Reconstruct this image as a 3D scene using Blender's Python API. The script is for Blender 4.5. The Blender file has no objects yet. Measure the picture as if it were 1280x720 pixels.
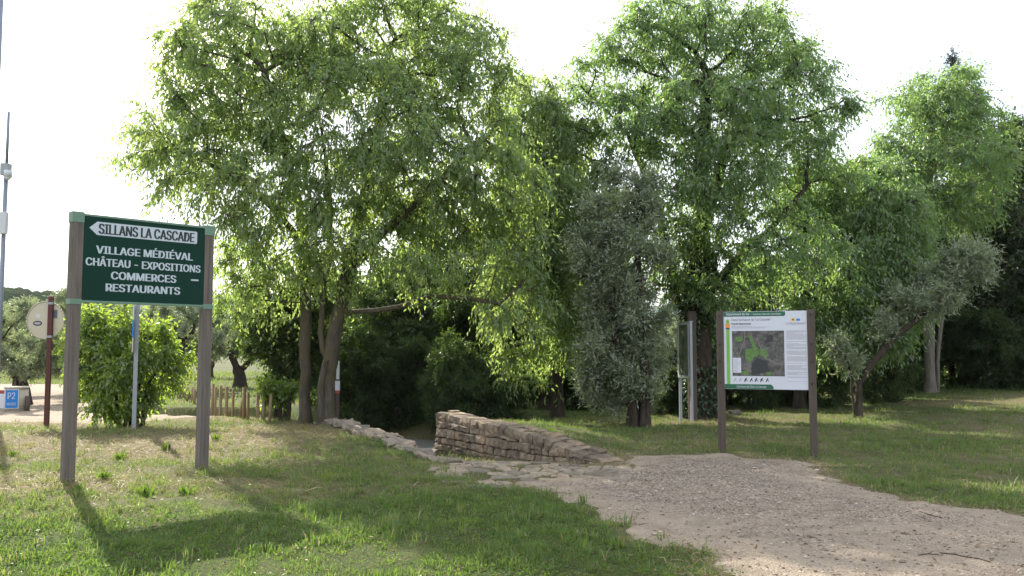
import bpy, bmesh, math, random
import numpy as np
from mathutils import Vector, Matrix

scene = bpy.context.scene
COL = scene.collection
R = math.radians
random.seed(7)

# ------------------------------------------------------------------ camera
EYE = 1.6
FPX = 1100.0                      # focal length in pixels of a 1280 wide frame
PITCH = math.atan(80 / FPX)
cam_d = bpy.data.cameras.new('camera')
cam_d.sensor_width = 36.0
cam_d.lens = 36.0 * FPX / 1280
cam_d.clip_start = 0.1
cam_d.clip_end = 9000
cam = bpy.data.objects.new('camera', cam_d)
cam.location = (0, 0, EYE)
cam.rotation_euler = (R(90) + PITCH, 0, 0)
COL.objects.link(cam)
scene.camera = cam

# ------------------------------------------------------------------ sky, sun, exposure
SUN_EL, SUN_AZ = R(33), R(-31)    # azimuth measured from +Y towards +X
world = bpy.data.worlds.new('World')
scene.world = world
world.use_nodes = True
wn, wl = world.node_tree.nodes, world.node_tree.links
bg = wn['Background']
sky = wn.new('ShaderNodeTexSky')
sky.sky_type = 'NISHITA'
sky.sun_disc = False
sky.sun_elevation = SUN_EL
sky.sun_rotation = SUN_AZ
sky.air_density = 1.0
sky.dust_density = 2.5
sky.ozone_density = 1.0
tc = wn.new('ShaderNodeTexCoord')
mp = wn.new('ShaderNodeMapping')
mp.inputs['Scale'].default_value = (1.0, 1.0, 2.6)
nz = wn.new('ShaderNodeTexNoise')
nz.inputs['Scale'].default_value = 2.2
nz.inputs['Detail'].default_value = 7
nz.inputs['Roughness'].default_value = 0.6
rp = wn.new('ShaderNodeValToRGB')
rp.color_ramp.elements[0].position = 0.33
rp.color_ramp.elements[0].color = (0.25, 0.25, 0.25, 1)
rp.color_ramp.elements[1].position = 0.56
rp.color_ramp.elements[1].color = (0.93, 0.93, 0.93, 1)
mxw = wn.new('ShaderNodeMix')
mxw.data_type = 'RGBA'
mxw.inputs[7].default_value = (5.2, 5.4, 5.8, 1)      # thin bright cloud veil
wl.new(tc.outputs['Generated'], mp.inputs['Vector'])
wl.new(mp.outputs['Vector'], nz.inputs['Vector'])
wl.new(nz.outputs['Fac'], rp.inputs['Fac'])
wl.new(rp.outputs['Color'], mxw.inputs[0])
wl.new(sky.outputs['Color'], mxw.inputs[6])
wl.new(mxw.outputs[2], bg.inputs['Color'])
bg.inputs['Strength'].default_value = 0.14

sun_d = bpy.data.lights.new('sun', 'SUN')
sun_d.energy = 5.0
sun_d.angle = R(0.55)
sun_d.color = (1.0, 0.93, 0.80)
sun = bpy.data.objects.new('sun', sun_d)
SDIR = Vector((math.sin(SUN_AZ) * math.cos(SUN_EL), math.cos(SUN_AZ) * math.cos(SUN_EL), math.sin(SUN_EL)))
sun.rotation_euler = SDIR.to_track_quat('Z', 'Y').to_euler()
sun.location = SDIR * 60
COL.objects.link(sun)

vs = scene.view_settings
vs.view_transform = 'Standard'
vs.look = 'None'
vs.exposure = 1.25
vs.gamma = 1.0
vs.use_curve_mapping = False
scene.render.engine = 'CYCLES'
cy = scene.cycles
cy.use_denoising = True
cy.max_bounces = 8
cy.diffuse_bounces = 5
cy.glossy_bounces = 2
cy.transmission_bounces = 4
cy.transparent_max_bounces = 6
cy.volume_bounces = 0
cy.caustics_reflective = False
cy.caustics_refractive = False
cy.sample_clamp_indirect = 6

# ------------------------------------------------------------------ helpers
cp, sp = math.cos(PITCH), math.sin(PITCH)


def ray(px, py):
    u, v = (px - 640) / FPX, (360 - py) / FPX
    return np.array([u, cp - v * sp, sp + v * cp])


def P(px, py, d):
    """the world point seen at a pixel, d metres ahead"""
    r = ray(px, py)
    t = d / r[1]
    return np.array([r[0] * t, d, EYE + r[2] * t])


def G(px, py, z=0.0):
    """the point of the level z seen at a pixel"""
    r = ray(px, py)
    t = (z - EYE) / r[2]
    return np.array([r[0] * t, r[1] * t, z])


def smooth(a, b, x):
    t = np.clip((x - a) / (b - a), 0, 1)
    return t * t * (3 - 2 * t)


_wr = np.random.default_rng(11)
_W = [(_wr.uniform(0, 2 * np.pi), _wr.uniform(0, 2 * np.pi), _wr.uniform(0.6, 1.7)) for _ in range(40)]


def wav(x, y, freq, k0=0, n=9):
    """smooth pseudo noise, about -1..1"""
    s = 0
    for a, ph, m in _W[k0:k0 + n]:
        s = s + np.sin((x * np.cos(a) + y * np.sin(a)) * freq * m + ph)
    return s / (n ** 0.5) * 0.9


def mat(name, build):
    m = bpy.data.materials.new(name)
    m.use_nodes = True
    nt = m.node_tree
    nt.nodes.clear()
    out = nt.nodes.new('ShaderNodeOutputMaterial')
    sh = build(nt.nodes, nt.links)
    nt.links.new(sh, out.inputs['Surface'])
    return m


def noise(n, l, scale, detail=4, rough=0.6, vec=None, coord='Object', stretch=None):
    t = n.new('ShaderNodeTexNoise')
    t.inputs['Scale'].default_value = scale
    t.inputs['Detail'].default_value = detail
    t.inputs['Roughness'].default_value = rough
    c = n.new('ShaderNodeTexCoord')
    if stretch:
        mpp = n.new('ShaderNodeMapping')
        mpp.inputs['Scale'].default_value = stretch
        l.new(c.outputs[coord], mpp.inputs['Vector'])
        l.new(mpp.outputs['Vector'], t.inputs['Vector'])
    else:
        l.new(c.outputs[coord], t.inputs['Vector'])
    return t.outputs['Fac']


def ramp(n, l, fac, stops):
    r = n.new('ShaderNodeValToRGB')
    el = r.color_ramp.elements
    while len(el) < len(stops):
        el.new(0.5)
    for e, (p, c) in zip(el, stops):
        e.position = p
        e.color = (c[0], c[1], c[2], 1)
    l.new(fac, r.inputs['Fac'])
    return r.outputs['Color']


def mixc(n, l, fac, a, b, mode='MIX'):
    m = n.new('ShaderNodeMix')
    m.data_type = 'RGBA'
    m.blend_type = mode
    for s, i in ((fac, 0), (a, 6), (b, 7)):
        if isinstance(s, (int, float)):
            m.inputs[i].default_value = s
        elif isinstance(s, tuple):
            m.inputs[i].default_value = (s[0], s[1], s[2], 1)
        else:
            l.new(s, m.inputs[i])
    return m.outputs[2]


def princ(n, l, col, rough=0.8, bump=None, bstr=0.4, bdist=0.02, metal=0.0, spec=0.4):
    b = n.new('ShaderNodeBsdfPrincipled')
    if isinstance(col, tuple):
        b.inputs['Base Color'].default_value = (col[0], col[1], col[2], 1)
    else:
        l.new(col, b.inputs['Base Color'])
    b.inputs['Roughness'].default_value = rough
    b.inputs['Metallic'].default_value = metal
    b.inputs['Specular IOR Level'].default_value = spec
    if bump is not None:
        bp = n.new('ShaderNodeBump')
        bp.inputs['Strength'].default_value = bstr
        bp.inputs['Distance'].default_value = bdist
        l.new(bump, bp.inputs['Height'])
        l.new(bp.outputs['Normal'], b.inputs['Normal'])
    return b.outputs[0]


def attr(n, name):
    a = n.new('ShaderNodeAttribute')
    a.attribute_name = name
    return a.outputs['Fac']


def leaf_mat(name, stops, tstops, tfac=0.45, gloss=0.07, grough=0.42, back=None):
    def b(n, l):
        f = attr(n, 'rnd')
        c = ramp(n, l, f, stops)
        if back:
            g = n.new('ShaderNodeNewGeometry')
            c = mixc(n, l, g.outputs['Backfacing'], c, back)
        t = ramp(n, l, f, tstops)
        d = n.new('ShaderNodeBsdfDiffuse')
        l.new(c, d.inputs['Color'])
        tr = n.new('ShaderNodeBsdfTranslucent')
        l.new(t, tr.inputs['Color'])
        m1 = n.new('ShaderNodeMixShader')
        m1.inputs[0].default_value = tfac
        l.new(d.outputs[0], m1.inputs[1])
        l.new(tr.outputs[0], m1.inputs[2])
        gl = n.new('ShaderNodeBsdfGlossy')
        gl.inputs['Roughness'].default_value = grough
        gl.inputs['Color'].default_value = (0.9, 0.95, 0.9, 1)
        m2 = n.new('ShaderNodeMixShader')
        m2.inputs[0].default_value = gloss
        l.new(m1.outputs[0], m2.inputs[1])
        l.new(gl.outputs[0], m2.inputs[2])
        return m2.outputs[0]
    return mat(name, b)


def plain(name, col, rough=0.7, var=0.12, scale=9, metal=0.0, bstr=0.15, spec=0.4):
    def b(n, l):
        f = noise(n, l, scale, 5)
        c = mixc(n, l, f, tuple(x * (1 - var) for x in col), tuple(min(1, x * (1 + var)) for x in col))
        return princ(n, l, c, rough, f, bstr, 0.004, metal, spec)
    return mat(name, b)


def bark_mat(name, dark, light, moss=None):
    def b(n, l):
        f = noise(n, l, 14, 6, 0.65, stretch=(1, 1, 0.22))
        c = ramp(n, l, f, [(0.3, dark), (0.7, light)])
        if moss:
            f2 = noise(n, l, 2.3, 4)
            r2 = ramp(n, l, f2, [(0.45, (0, 0, 0)), (0.62, (1, 1, 1))])
            c = mixc(n, l, r2, c, moss)
        return princ(n, l, c, 0.95, f, 0.9, 0.03, spec=0.2)
    return mat(name, b)


M = {}
M['leaf_hack'] = leaf_mat('hackberry_leaf', [(0.0, (0.080, 0.130, 0.044)), (0.6, (0.11, 0.172, 0.060)), (1.0, (0.15, 0.21, 0.078))],
                          [(0.0, (0.31, 0.48, 0.10)), (0.6, (0.43, 0.58, 0.13)), (1.0, (0.57, 0.67, 0.16))], 0.60, 0.06)
M['leaf_hack_b'] = leaf_mat('hackberry_leaf_green', [(0.0, (0.055, 0.110, 0.030)), (0.6, (0.082, 0.152, 0.040)), (1.0, (0.12, 0.185, 0.050))],
                            [(0.0, (0.22, 0.40, 0.09)), (0.6, (0.33, 0.51, 0.11)), (1.0, (0.46, 0.59, 0.13))], 0.55, 0.07)
M['leaf_bush'] = leaf_mat('bush_leaf', [(0.0, (0.07, 0.13, 0.02)), (0.6, (0.11, 0.19, 0.03)), (1.0, (0.16, 0.23, 0.04))],
                          [(0.0, (0.28, 0.44, 0.04)), (0.6, (0.40, 0.55, 0.06)), (1.0, (0.54, 0.62, 0.08))], 0.55)
M['leaf_olive'] = leaf_mat('olive_leaf', [(0.0, (0.11, 0.155, 0.078)), (0.6, (0.175, 0.22, 0.115)), (1.0, (0.28, 0.32, 0.185))],
                           [(0.0, (0.24, 0.32, 0.12)), (1.0, (0.42, 0.48, 0.20))], 0.42, 0.10, 0.45, back=(0.25, 0.29, 0.20))
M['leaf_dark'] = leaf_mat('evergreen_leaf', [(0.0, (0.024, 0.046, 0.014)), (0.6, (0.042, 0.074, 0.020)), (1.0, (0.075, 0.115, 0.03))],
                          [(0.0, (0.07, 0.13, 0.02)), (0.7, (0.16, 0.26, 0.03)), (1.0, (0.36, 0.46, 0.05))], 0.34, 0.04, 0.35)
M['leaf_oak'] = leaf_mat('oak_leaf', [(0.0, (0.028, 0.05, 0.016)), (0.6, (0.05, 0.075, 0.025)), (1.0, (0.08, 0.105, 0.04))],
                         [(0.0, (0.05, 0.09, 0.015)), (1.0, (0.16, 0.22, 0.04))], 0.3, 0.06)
M['needle'] = leaf_mat('conifer_needle', [(0.0, (0.024, 0.038, 0.022)), (1.0, (0.055, 0.075, 0.045))],
                       [(0.0, (0.03, 0.05, 0.02)), (1.0, (0.06, 0.09, 0.03))], 0.15, 0.05)
M['ivy'] = leaf_mat('ivy_leaf', [(0.0, (0.016, 0.04, 0.010)), (1.0, (0.045, 0.09, 0.02))],
                    [(0.0, (0.04, 0.09, 0.01)), (1.0, (0.1, 0.2, 0.02))], 0.25, 0.1)
M['grass'] = leaf_mat('grass_blade', [(0.0, (0.052, 0.100, 0.022)), (0.35, (0.086, 0.140, 0.034)), (0.6, (0.14, 0.165, 0.052)),
                                      (0.8, (0.23, 0.19, 0.10)), (1.0, (0.40, 0.32, 0.20))],
                      [(0.0, (0.15, 0.27, 0.04)), (0.4, (0.26, 0.39, 0.06)), (0.7, (0.32, 0.33, 0.10)), (1.0, (0.40, 0.33, 0.19))], 0.42, 0.03, 0.5)
M['clover'] = leaf_mat('clover_leaf', [(0.0, (0.045, 0.085, 0.025)), (1.0, (0.095, 0.145, 0.042))],
                       [(0.0, (0.14, 0.29, 0.02)), (1.0, (0.26, 0.42, 0.03))], 0.38, 0.015, 0.6)
M['litter'] = leaf_mat('dead_leaf', [(0.0, (0.06, 0.035, 0.018)), (0.6, (0.15, 0.095, 0.045)), (1.0, (0.30, 0.21, 0.10))], [(0.0, (0.1, 0.06, 0.02)), (1.0, (0.3, 0.2, 0.08))], 0.2, 0.03)
M['bark'] = bark_mat('grey_bark', (0.042, 0.036, 0.028), (0.135, 0.116, 0.093), (0.10, 0.086, 0.046))
M['bark_dark'] = bark_mat('dark_bark', (0.022, 0.017, 0.013), (0.085, 0.066, 0.050))
M['bark_pale'] = bark_mat('pale_bark', (0.10, 0.088, 0.072), (0.23, 0.205, 0.175))
M['twig'] = plain('twig_bark', (0.06, 0.05, 0.035), 0.9)


def wood_b(dark, light):
    def b(n, l):
        f = noise(n, l, 34, 8, 0.75, stretch=(1, 1, 0.045))
        f2 = noise(n, l, 2.2, 3)
        c = ramp(n, l, f, [(0.36, dark), (0.64, light)])
        c = mixc(n, l, f2, c, tuple(x * 0.72 for x in light), 'MIX')
        return princ(n, l, c, 0.9, f, 0.6, 0.006, spec=0.2)
    return b


M['wood_grey'] = mat('weathered_wood', wood_b((0.058, 0.050, 0.043), (0.215, 0.185, 0.158)))
M['wood_brown'] = mat('brown_wood', wood_b((0.042, 0.034, 0.027), (0.135, 0.110, 0.090)))
M['wood_tan'] = mat('tan_wood', wood_b((0.17, 0.115, 0.06), (0.40, 0.29, 0.17)))
M['green_board'] = plain('dark_green_enamel', (0.005, 0.036, 0.023), 0.55, 0.10, 3, bstr=0.03, spec=0.12)
M['green_pale'] = plain('pale_green_metal', (0.14, 0.235, 0.165), 0.6, 0.12, 8)
M['white_letter'] = plain('white_lettering', (0.50, 0.56, 0.60), 0.5, 0.06, 12, bstr=0.02)
M['black_letter'] = plain('black_lettering', (0.018, 0.026, 0.026), 0.5, 0.06, 12, bstr=0.02)
M['panel_white'] = plain('white_print', (0.60, 0.62, 0.68), 0.5, 0.04, 4, bstr=0.01)
M['print_grey'] = plain('grey_print', (0.38, 0.37, 0.40), 0.5, 0.1, 12, bstr=0.01)
M['print_dark'] = plain('dark_print', (0.035, 0.038, 0.04), 0.5, 0.5, 60, bstr=0.01)
M['print_road'] = plain('road_print', (0.19, 0.165, 0.15), 0.5, 0.2, 30, bstr=0.01)
M['sticker'] = plain('faded_sticker', (0.10, 0.13, 0.16), 0.5, 0.9, 30, bstr=0.01)
M['print_green'] = plain('green_print', (0.02, 0.12, 0.065), 0.45, 0.08, 9, bstr=0.01)
M['print_lime'] = plain('lime_print', (0.17, 0.42, 0.06), 0.45, 0.08, 9, bstr=0.01)
M['print_orange'] = plain('orange_print', (0.75, 0.28, 0.04), 0.45, 0.08, 9, bstr=0.01)
M['print_navy'] = plain('navy_print', (0.03, 0.05, 0.20), 0.45, 0.08, 9, bstr=0.01)
M['print_yellow'] = plain('yellow_print', (0.75, 0.50, 0.05), 0.45, 0.08, 9, bstr=0.01)
M['print_blue'] = plain('blue_print', (0.02, 0.21, 0.62), 0.4, 0.08, 9, bstr=0.01)
M['print_red'] = plain('red_print', (0.33, 0.06, 0.05), 0.45, 0.08, 9, bstr=0.01)
M['map_green'] = plain('map_green_area', (0.10, 0.20, 0.05), 0.5, 0.75, 25, bstr=0.01)
M['galv'] = plain('galvanised_steel', (0.30, 0.32, 0.34), 0.5, 0.15, 14, metal=0.3)
M['galv_dark'] = plain('grey_painted_steel', (0.22, 0.25, 0.30), 0.5, 0.12, 14, metal=0.3)
M['brown_steel'] = plain('brown_painted_steel', (0.085, 0.022, 0.018), 0.5, 0.15, 14)
M['cream'] = plain('cream_enamel', (0.52, 0.47, 0.36), 0.5, 0.06, 6, bstr=0.02)
M['bin_beige'] = plain('beige_concrete', (0.46, 0.42, 0.33), 0.8, 0.12, 12)
M['box_grey'] = plain('pale_grey_plastic', (0.55, 0.58, 0.60), 0.5, 0.06, 9)
M['bolt'] = plain('dark_bolt', (0.02, 0.018, 0.017), 0.6)


def b_map(n, l):
    f = noise(n, l, 14, 9, 0.78)
    c = ramp(n, l, f, [(0.36, (0.025, 0.030, 0.026)), (0.5, (0.085, 0.083, 0.075)), (0.62, (0.19, 0.172, 0.165)), (0.75, (0.10, 0.10, 0.085))])
    return princ(n, l, c, 0.45)


M['map'] = mat('aerial_map_print', b_map)


def b_glass(n, l):
    f = noise(n, l, 5, 6, 0.7)
    c = ramp(n, l, f, [(0.35, (0.05, 0.10, 0.06)), (0.5, (0.16, 0.20, 0.15)), (0.65, (0.28, 0.29, 0.25))])
    return princ(n, l, c, 0.12, spec=0.6)


M['poster'] = mat('glazed_poster', b_glass)


def b_ground(n, l):
    f = noise(n, l, 1.3, 6, 0.65)
    f2 = noise(n, l, 26, 6, 0.7)
    f3 = noise(n, l, 110, 3, 0.7)
    green = ramp(n, l, f, [(0.3, (0.045, 0.066, 0.020)), (0.7, (0.085, 0.108, 0.034))])
    straw = ramp(n, l, f2, [(0.3, (0.075, 0.057, 0.035)), (0.5, (0.185, 0.148, 0.090)), (0.72, (0.31, 0.258, 0.160))])
    fine = ramp(n, l, noise(n, l, 55, 8, 0.75), [(0.36, (0.35, 0.35, 0.35)), (0.62, (1.35, 1.35, 1.3))])
    green = mixc(n, l, 1.0, green, fine, 'MULTIPLY')
    c = mixc(n, l, attr(n, 'dry'), green, straw)
    soil = ramp(n, l, f2, [(0.35, (0.075, 0.055, 0.038)), (0.7, (0.16, 0.12, 0.085))])
    s = ramp(n, l, f3, [(0.5, (0, 0, 0)), (0.66, (0.6, 0.6, 0.6))])
    c = mixc(n, l, s, c, soil)
    return princ(n, l, c, 0.95, f2, 0.8, 0.04, spec=0.1)


M['ground'] = mat('grassy_soil', b_ground)


def b_gravel(n, l):
    f = noise(n, l, 0.9, 5, 0.6)
    f2 = noise(n, l, 60, 6, 0.75)
    v = n.new('ShaderNodeTexVoronoi')
    v.inputs['Scale'].default_value = 55
    c_ = n.new('ShaderNodeTexCoord')
    l.new(c_.outputs['Object'], v.inputs['Vector'])
    stone = ramp(n, l, v.outputs['Color'], [(0.2, (0.12, 0.093, 0.070)), (0.5, (0.245, 0.198, 0.156)), (0.85, (0.39, 0.33, 0.270))])
    f4 = noise(n, l, 240, 3, 0.7)
    sand = ramp(n, l, f2, [(0.3, (0.21, 0.168, 0.125)), (0.7, (0.40, 0.33, 0.25))])
    c = mixc(n, l, attr(n, 'sand'), stone, sand)
    sh = ramp(n, l, noise(n, l, 3.2, 9, 0.72), [(0.32, (0.68, 0.67, 0.66)), (0.52, (0.95, 0.95, 0.95)), (0.72, (1.1, 1.1, 1.1))])
    c = mixc(n, l, 1.0, c, sh, 'MULTIPLY')
    return princ(n, l, c, 0.92, v.outputs['Distance'], 0.6, 0.02, spec=0.15)


M['gravel'] = mat('gravel_and_sand', b_gravel)


def b_pebble(n, l):
    c = ramp(n, l, attr(n, 'rnd'), [(0.0, (0.13, 0.099, 0.073)), (0.5, (0.27, 0.215, 0.166)), (1.0, (0.45, 0.38, 0.305))])
    return princ(n, l, c, 0.9, spec=0.2)


M['pebble'] = mat('pebble_stone', b_pebble)


def stone_b(dark, mid, light, lichen=0.5):
    def b(n, l):
        o = n.new('ShaderNodeObjectInfo')
        f = noise(n, l, 9, 7, 0.7)
        f2 = noise(n, l, 45, 5, 0.7)
        c = ramp(n, l, f, [(0.28, dark), (0.5, mid), (0.74, light)])
        t = ramp(n, l, o.outputs['Random'], [(0.0, (0.62, 0.61, 0.60)), (0.5, (0.95, 0.93, 0.90)), (1.0, (1.28, 1.17, 1.02))])
        c = mixc(n, l, 1.0, c, t, 'MULTIPLY')
        g = ramp(n, l, f2, [(0.52, (0, 0, 0)), (0.68, (lichen, lichen, lichen))])
        c = mixc(n, l, g, c, (0.16, 0.155, 0.14))
        return princ(n, l, c, 0.92, f2, 0.8, 0.015, spec=0.2)
    return b


M['stone'] = mat('ochre_limestone', stone_b((0.095, 0.076, 0.056), (0.205, 0.165, 0.122), (0.36, 0.30, 0.23), 0.7))
M['stone_pale'] = mat('pale_limestone', stone_b((0.12, 0.10, 0.08), (0.235, 0.20, 0.162), (0.37, 0.325, 0.27), 0.6))
M['stone_grey'] = mat('grey_paving_stone', stone_b((0.14, 0.118, 0.092), (0.25, 0.215, 0.172), (0.37, 0.325, 0.265), 0.4))
M['mortar'] = plain('dark_joint_earth', (0.045, 0.035, 0.026), 0.95, 0.3, 20)
M['path'] = plain('grey_path_dust', (0.125, 0.118, 0.11), 0.95, 0.22, 6, bstr=0.3)


def b_hill(n, l):
    f = noise(n, l, 0.035, 6, 0.7)
    f2 = noise(n, l, 0.22, 4, 0.7)
    c = ramp(n, l, f, [(0.35, (0.020, 0.034, 0.012)), (0.65, (0.055, 0.075, 0.026))])
    c2 = ramp(n, l, f2, [(0.35, (0.6, 0.6, 0.6)), (0.65, (1.15, 1.15, 1.1))])
    c = mixc(n, l, 1.0, c, c2, 'MULTIPLY')
    return princ(n, l, c, 1.0, f2, 1.0, 3.0, spec=0.0)


M['hill'] = mat('wooded_hillside', b_hill)


# ------------------------------------------------------------------ mesh helpers
def tag(o, label=None, cat=None, group=None, kind=None):
    if label:
        o['label'] = label
    if cat:
        o['category'] = cat
    if group:
        o['group'] = group
    if kind:
        o['kind'] = kind
    return o


def mesh_np(name, V, F, m=None, smoothed=False, attrs=None):
    V = np.asarray(V, dtype=np.float32)
    F = np.asarray(F, dtype=np.int32)
    me = bpy.data.meshes.new(name)
    k = F.shape[1]
    me.vertices.add(len(V))
    me.vertices.foreach_set('co', V.ravel())
    me.loops.add(F.size)
    me.loops.foreach_set('vertex_index', F.ravel())
    me.polygons.add(len(F))
    me.polygons.foreach_set('loop_start', np.arange(0, F.size, k, dtype=np.int32))
    if smoothed:
        me.polygons.foreach_set('use_smooth', np.ones(len(F), dtype=bool))
    for an, av in (attrs or {}).items():
        a = me.attributes.new(an, 'FLOAT', 'POINT')
        a.data.foreach_set('value', np.asarray(av, dtype=np.float32))
    me.update(calc_edges=True)
    if m:
        me.materials.append(m)
    return me


def obj(name, me, parent=None, loc=None):
    o = bpy.data.objects.new(name, me)
    COL.objects.link(o)
    if parent is not None:
        o.parent = parent
    if loc is not None:
        o.location = loc
    return o


def empty(name, loc=(0, 0, 0), rz=0.0):
    o = bpy.data.objects.new(name, None)
    o.empty_display_size = 0.2
    o.location = loc
    o.rotation_euler = (0, 0, rz)
    COL.objects.link(o)
    return o


class MB:
    """collects shapes for ONE mesh"""

    def __init__(self):
        self.bm = bmesh.new()

    def box(self, x0, x1, y0, y1, z0, z1, bevel=0.0):
        g = bmesh.ops.create_cube(self.bm, size=1.0)
        for v in g['verts']:
            v.co = Vector((x0 + (v.co.x + .5) * (x1 - x0), y0 + (v.co.y + .5) * (y1 - y0), z0 + (v.co.z + .5) * (z1 - z0)))
        if bevel:
            es = list({e for v in g['verts'] for e in v.link_edges})
            bmesh.ops.bevel(self.bm, geom=es, offset=bevel, segments=2, affect='EDGES', profile=0.7)
        return self

    def cyl(self, p0, p1, r0, r1=None, n=14, cap=True):
        p0, p1 = Vector(p0), Vector(p1)
        r1 = r0 if r1 is None else r1
        d = p1 - p0
        q = d.to_track_quat('Z', 'Y')
        a = [self.bm.verts.new(p0 + q @ Vector((math.cos(t) * r0, math.sin(t) * r0, 0))) for t in [2 * math.pi * i / n for i in range(n)]]
        b = [self.bm.verts.new(p1 + q @ Vector((math.cos(t) * r1, math.sin(t) * r1, 0))) for t in [2 * math.pi * i / n for i in range(n)]]
        for i in range(n):
            f = self.bm.faces.new((a[i], a[(i + 1) % n], b[(i + 1) % n], b[i]))
            f.smooth = True
        if cap:
            self.bm.faces.new(a[::-1])
            self.bm.faces.new(b)
        return self

    def poly_xz(self, pts, y0, y1):
        """prism: outline in x,z (counter-clockwise seen from -y), front at y0"""
        a = [self.bm.verts.new((x, y0, z)) for x, z in pts]
        b = [self.bm.verts.new((x, y1, z)) for x, z in pts]
        n = len(pts)
        self.bm.faces.new(a)
        self.bm.faces.new(b[::-1])
        for i in range(n):
            self.bm.faces.new((a[(i + 1) % n], a[i], b[i], b[(i + 1) % n]))
        return self

    def build(self, name, m, parent=None, loc=None):
        bmesh.ops.recalc_face_normals(self.bm, faces=self.bm.faces)
        me = bpy.data.meshes.new(name)
        self.bm.to_mesh(me)
        self.bm.free()
        me.materials.append(m)
        return obj(name, me, parent, loc)


import os
FONT = None
try:
    fpath = os.path.join(bpy.utils.system_resource('DATAFILES'), 'fonts', 'Inter.woff2')
    if os.path.exists(fpath):
        FONT = bpy.data.fonts.load(fpath)
except Exception:
    FONT = None


def cap_height():
    cu = bpy.data.curves.new('probe', 'FONT')
    cu.body = 'H'
    if FONT:
        cu.font = FONT
    tmp = bpy.data.objects.new('probe', cu)
    COL.objects.link(tmp)
    me = bpy.data.meshes.new_from_object(tmp.evaluated_get(bpy.context.evaluated_depsgraph_get()))
    h = max(v.co.y for v in me.vertices)
    bpy.data.objects.remove(tmp)
    bpy.data.meshes.remove(me)
    return h


CAPH = cap_height()


def text_mesh(name, s, m, parent, x0, x1, z0, z1, y, bold=0.0, depth=0.0012):
    """lettering fitted into x0..x1, capitals from z0 to z1, facing -y"""
    cu = bpy.data.curves.new(name, 'FONT')
    cu.body = s
    if FONT:
        cu.font = FONT
    cu.size = 1.0
    cu.resolution_u = 3
    tmp = bpy.data.objects.new('tmp_text', cu)
    COL.objects.link(tmp)
    dg = bpy.context.evaluated_depsgraph_get()
    me = bpy.data.meshes.new_from_object(tmp.evaluated_get(dg))
    bpy.data.objects.remove(tmp)
    n = len(me.vertices)
    co = np.zeros(n * 3, dtype=np.float32)
    me.vertices.foreach_get('co', co)
    co = co.reshape(-1, 3)
    cap = CAPH
    xa, xb = co[:, 0].min(), co[:, 0].max()
    out = np.zeros_like(co)
    out[:, 0] = x0 + (co[:, 0] - xa) / (xb - xa) * (x1 - x0)
    out[:, 1] = y
    out[:, 2] = z0 + co[:, 1] / cap * (z1 - z0)
    # one mesh for every word
    polys = [list(p.vertices) for p in me.polygons]
    rng_x = sorted((co[p, 0].min(), co[p, 0].max(), i) for i, p in enumerate(polys))
    words_, end = [], None
    for a_, b_, i in rng_x:
        if end is None or a_ - end > 0.17:
            words_.append([])
            end = b_
        words_[-1].append(i)
        end = max(end, b_)
    bpy.data.meshes.remove(me)
    k3 = (x1 - x0) / (xb - xa)
    shifts = [(0.0, 0.0)] if not bold else [(bold * k3 * (q_ - 2) / 2, -0.0002 * q_) for q_ in range(5)]
    for wd in words_:
        ids = sorted({v_ for i in wd for v_ in polys[i]})
        mp2 = {v_: k_ for k_, v_ in enumerate(ids)}
        vv_, ff_ = [], []
        for sx_, sy_ in shifts:
            n0 = len(vv_)
            vv_ += [(out[v_][0] + sx_, out[v_][1] + sy_, out[v_][2]) for v_ in ids]
            ff_ += [[n0 + mp2[v_] for v_ in polys[i]] for i in wd]
        m2 = bpy.data.meshes.new(name)
        m2.from_pydata(vv_, [], ff_)
        m2.materials.append(m)
        obj(name, m2, parent)


# ------------------------------------------------------------------ terrain
KERB = [(-0.62, 12.15), (-1.15, 13.2), (-2.1, 15.2), (-3.1, 17.4), (-4.05, 19.4)]
WALL = [(1.34, 12.66), (0.52, 13.66), (-0.45, 15.0), (-1.38, 16.55)]
TROUGH = np.array(KERB + [(-6.0, 21.6), (-12, 24.0), (-12, 26.0), (-4.6, 25.0), (-1.1, 21.2)] + WALL[::-1])


def sdf_poly(x, y, poly):
    """signed distance to a polygon, negative inside"""
    x = np.asarray(x, float)
    y = np.asarray(y, float)
    d = np.full(x.shape, 1e9)
    ins = np.zeros(x.shape, bool)
    n = len(poly)
    for i in range(n):
        ax, ay = poly[i]
        bx, by = poly[(i + 1) % n]
        ex, ey = bx - ax, by - ay
        t = np.clip(((x - ax) * ex + (y - ay) * ey) / (ex * ex + ey * ey), 0, 1)
        d = np.minimum(d, np.hypot(x - ax - t * ex, y - ay - t * ey))
        c = ((ay <= y) & (by > y)) | ((by <= y) & (ay > y))
        with np.errstate(divide='ignore', invalid='ignore'):
            xi = ax + (y - ay) / (by - ay if by != ay else 1e-9) * ex
        ins ^= c & (x < xi)
    return np.where(ins, -d, d)


def zpath(x, y):
    z = np.interp(y, [12.2, 13.2, 14.6, 16.5, 20.5, 23.5, 26], [0.0, -0.06, -0.20, -0.40, -0.58, -0.58, -0.2])
    return z


def zbase(x, y):
    z = 0.10 * np.exp(-(((x + 6.5) / 5.5) ** 2 + ((y - 16.0) / 2.6) ** 2))
    z = z + 0.48 * smooth(5.0, 14.5, x) * smooth(14, 25, y) - 0.48 * smooth(5.0, 14.5, x) * smooth(40, 90, y)
    z = z + 0.24 * np.exp(-(((x + 0.2) / 1.5) ** 2 + ((y - 17.3) / 1.6) ** 2))
    near = smooth(60, 30, np.hypot(x, y))
    z = z + near * (0.022 * wav(x, y, 1.1) + 0.014 * wav(x, y, 3.1, 9) + 0.011 * wav(x, y, 8.0, 16))
    z = z + (1 - near) * 0.0
    return z


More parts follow.
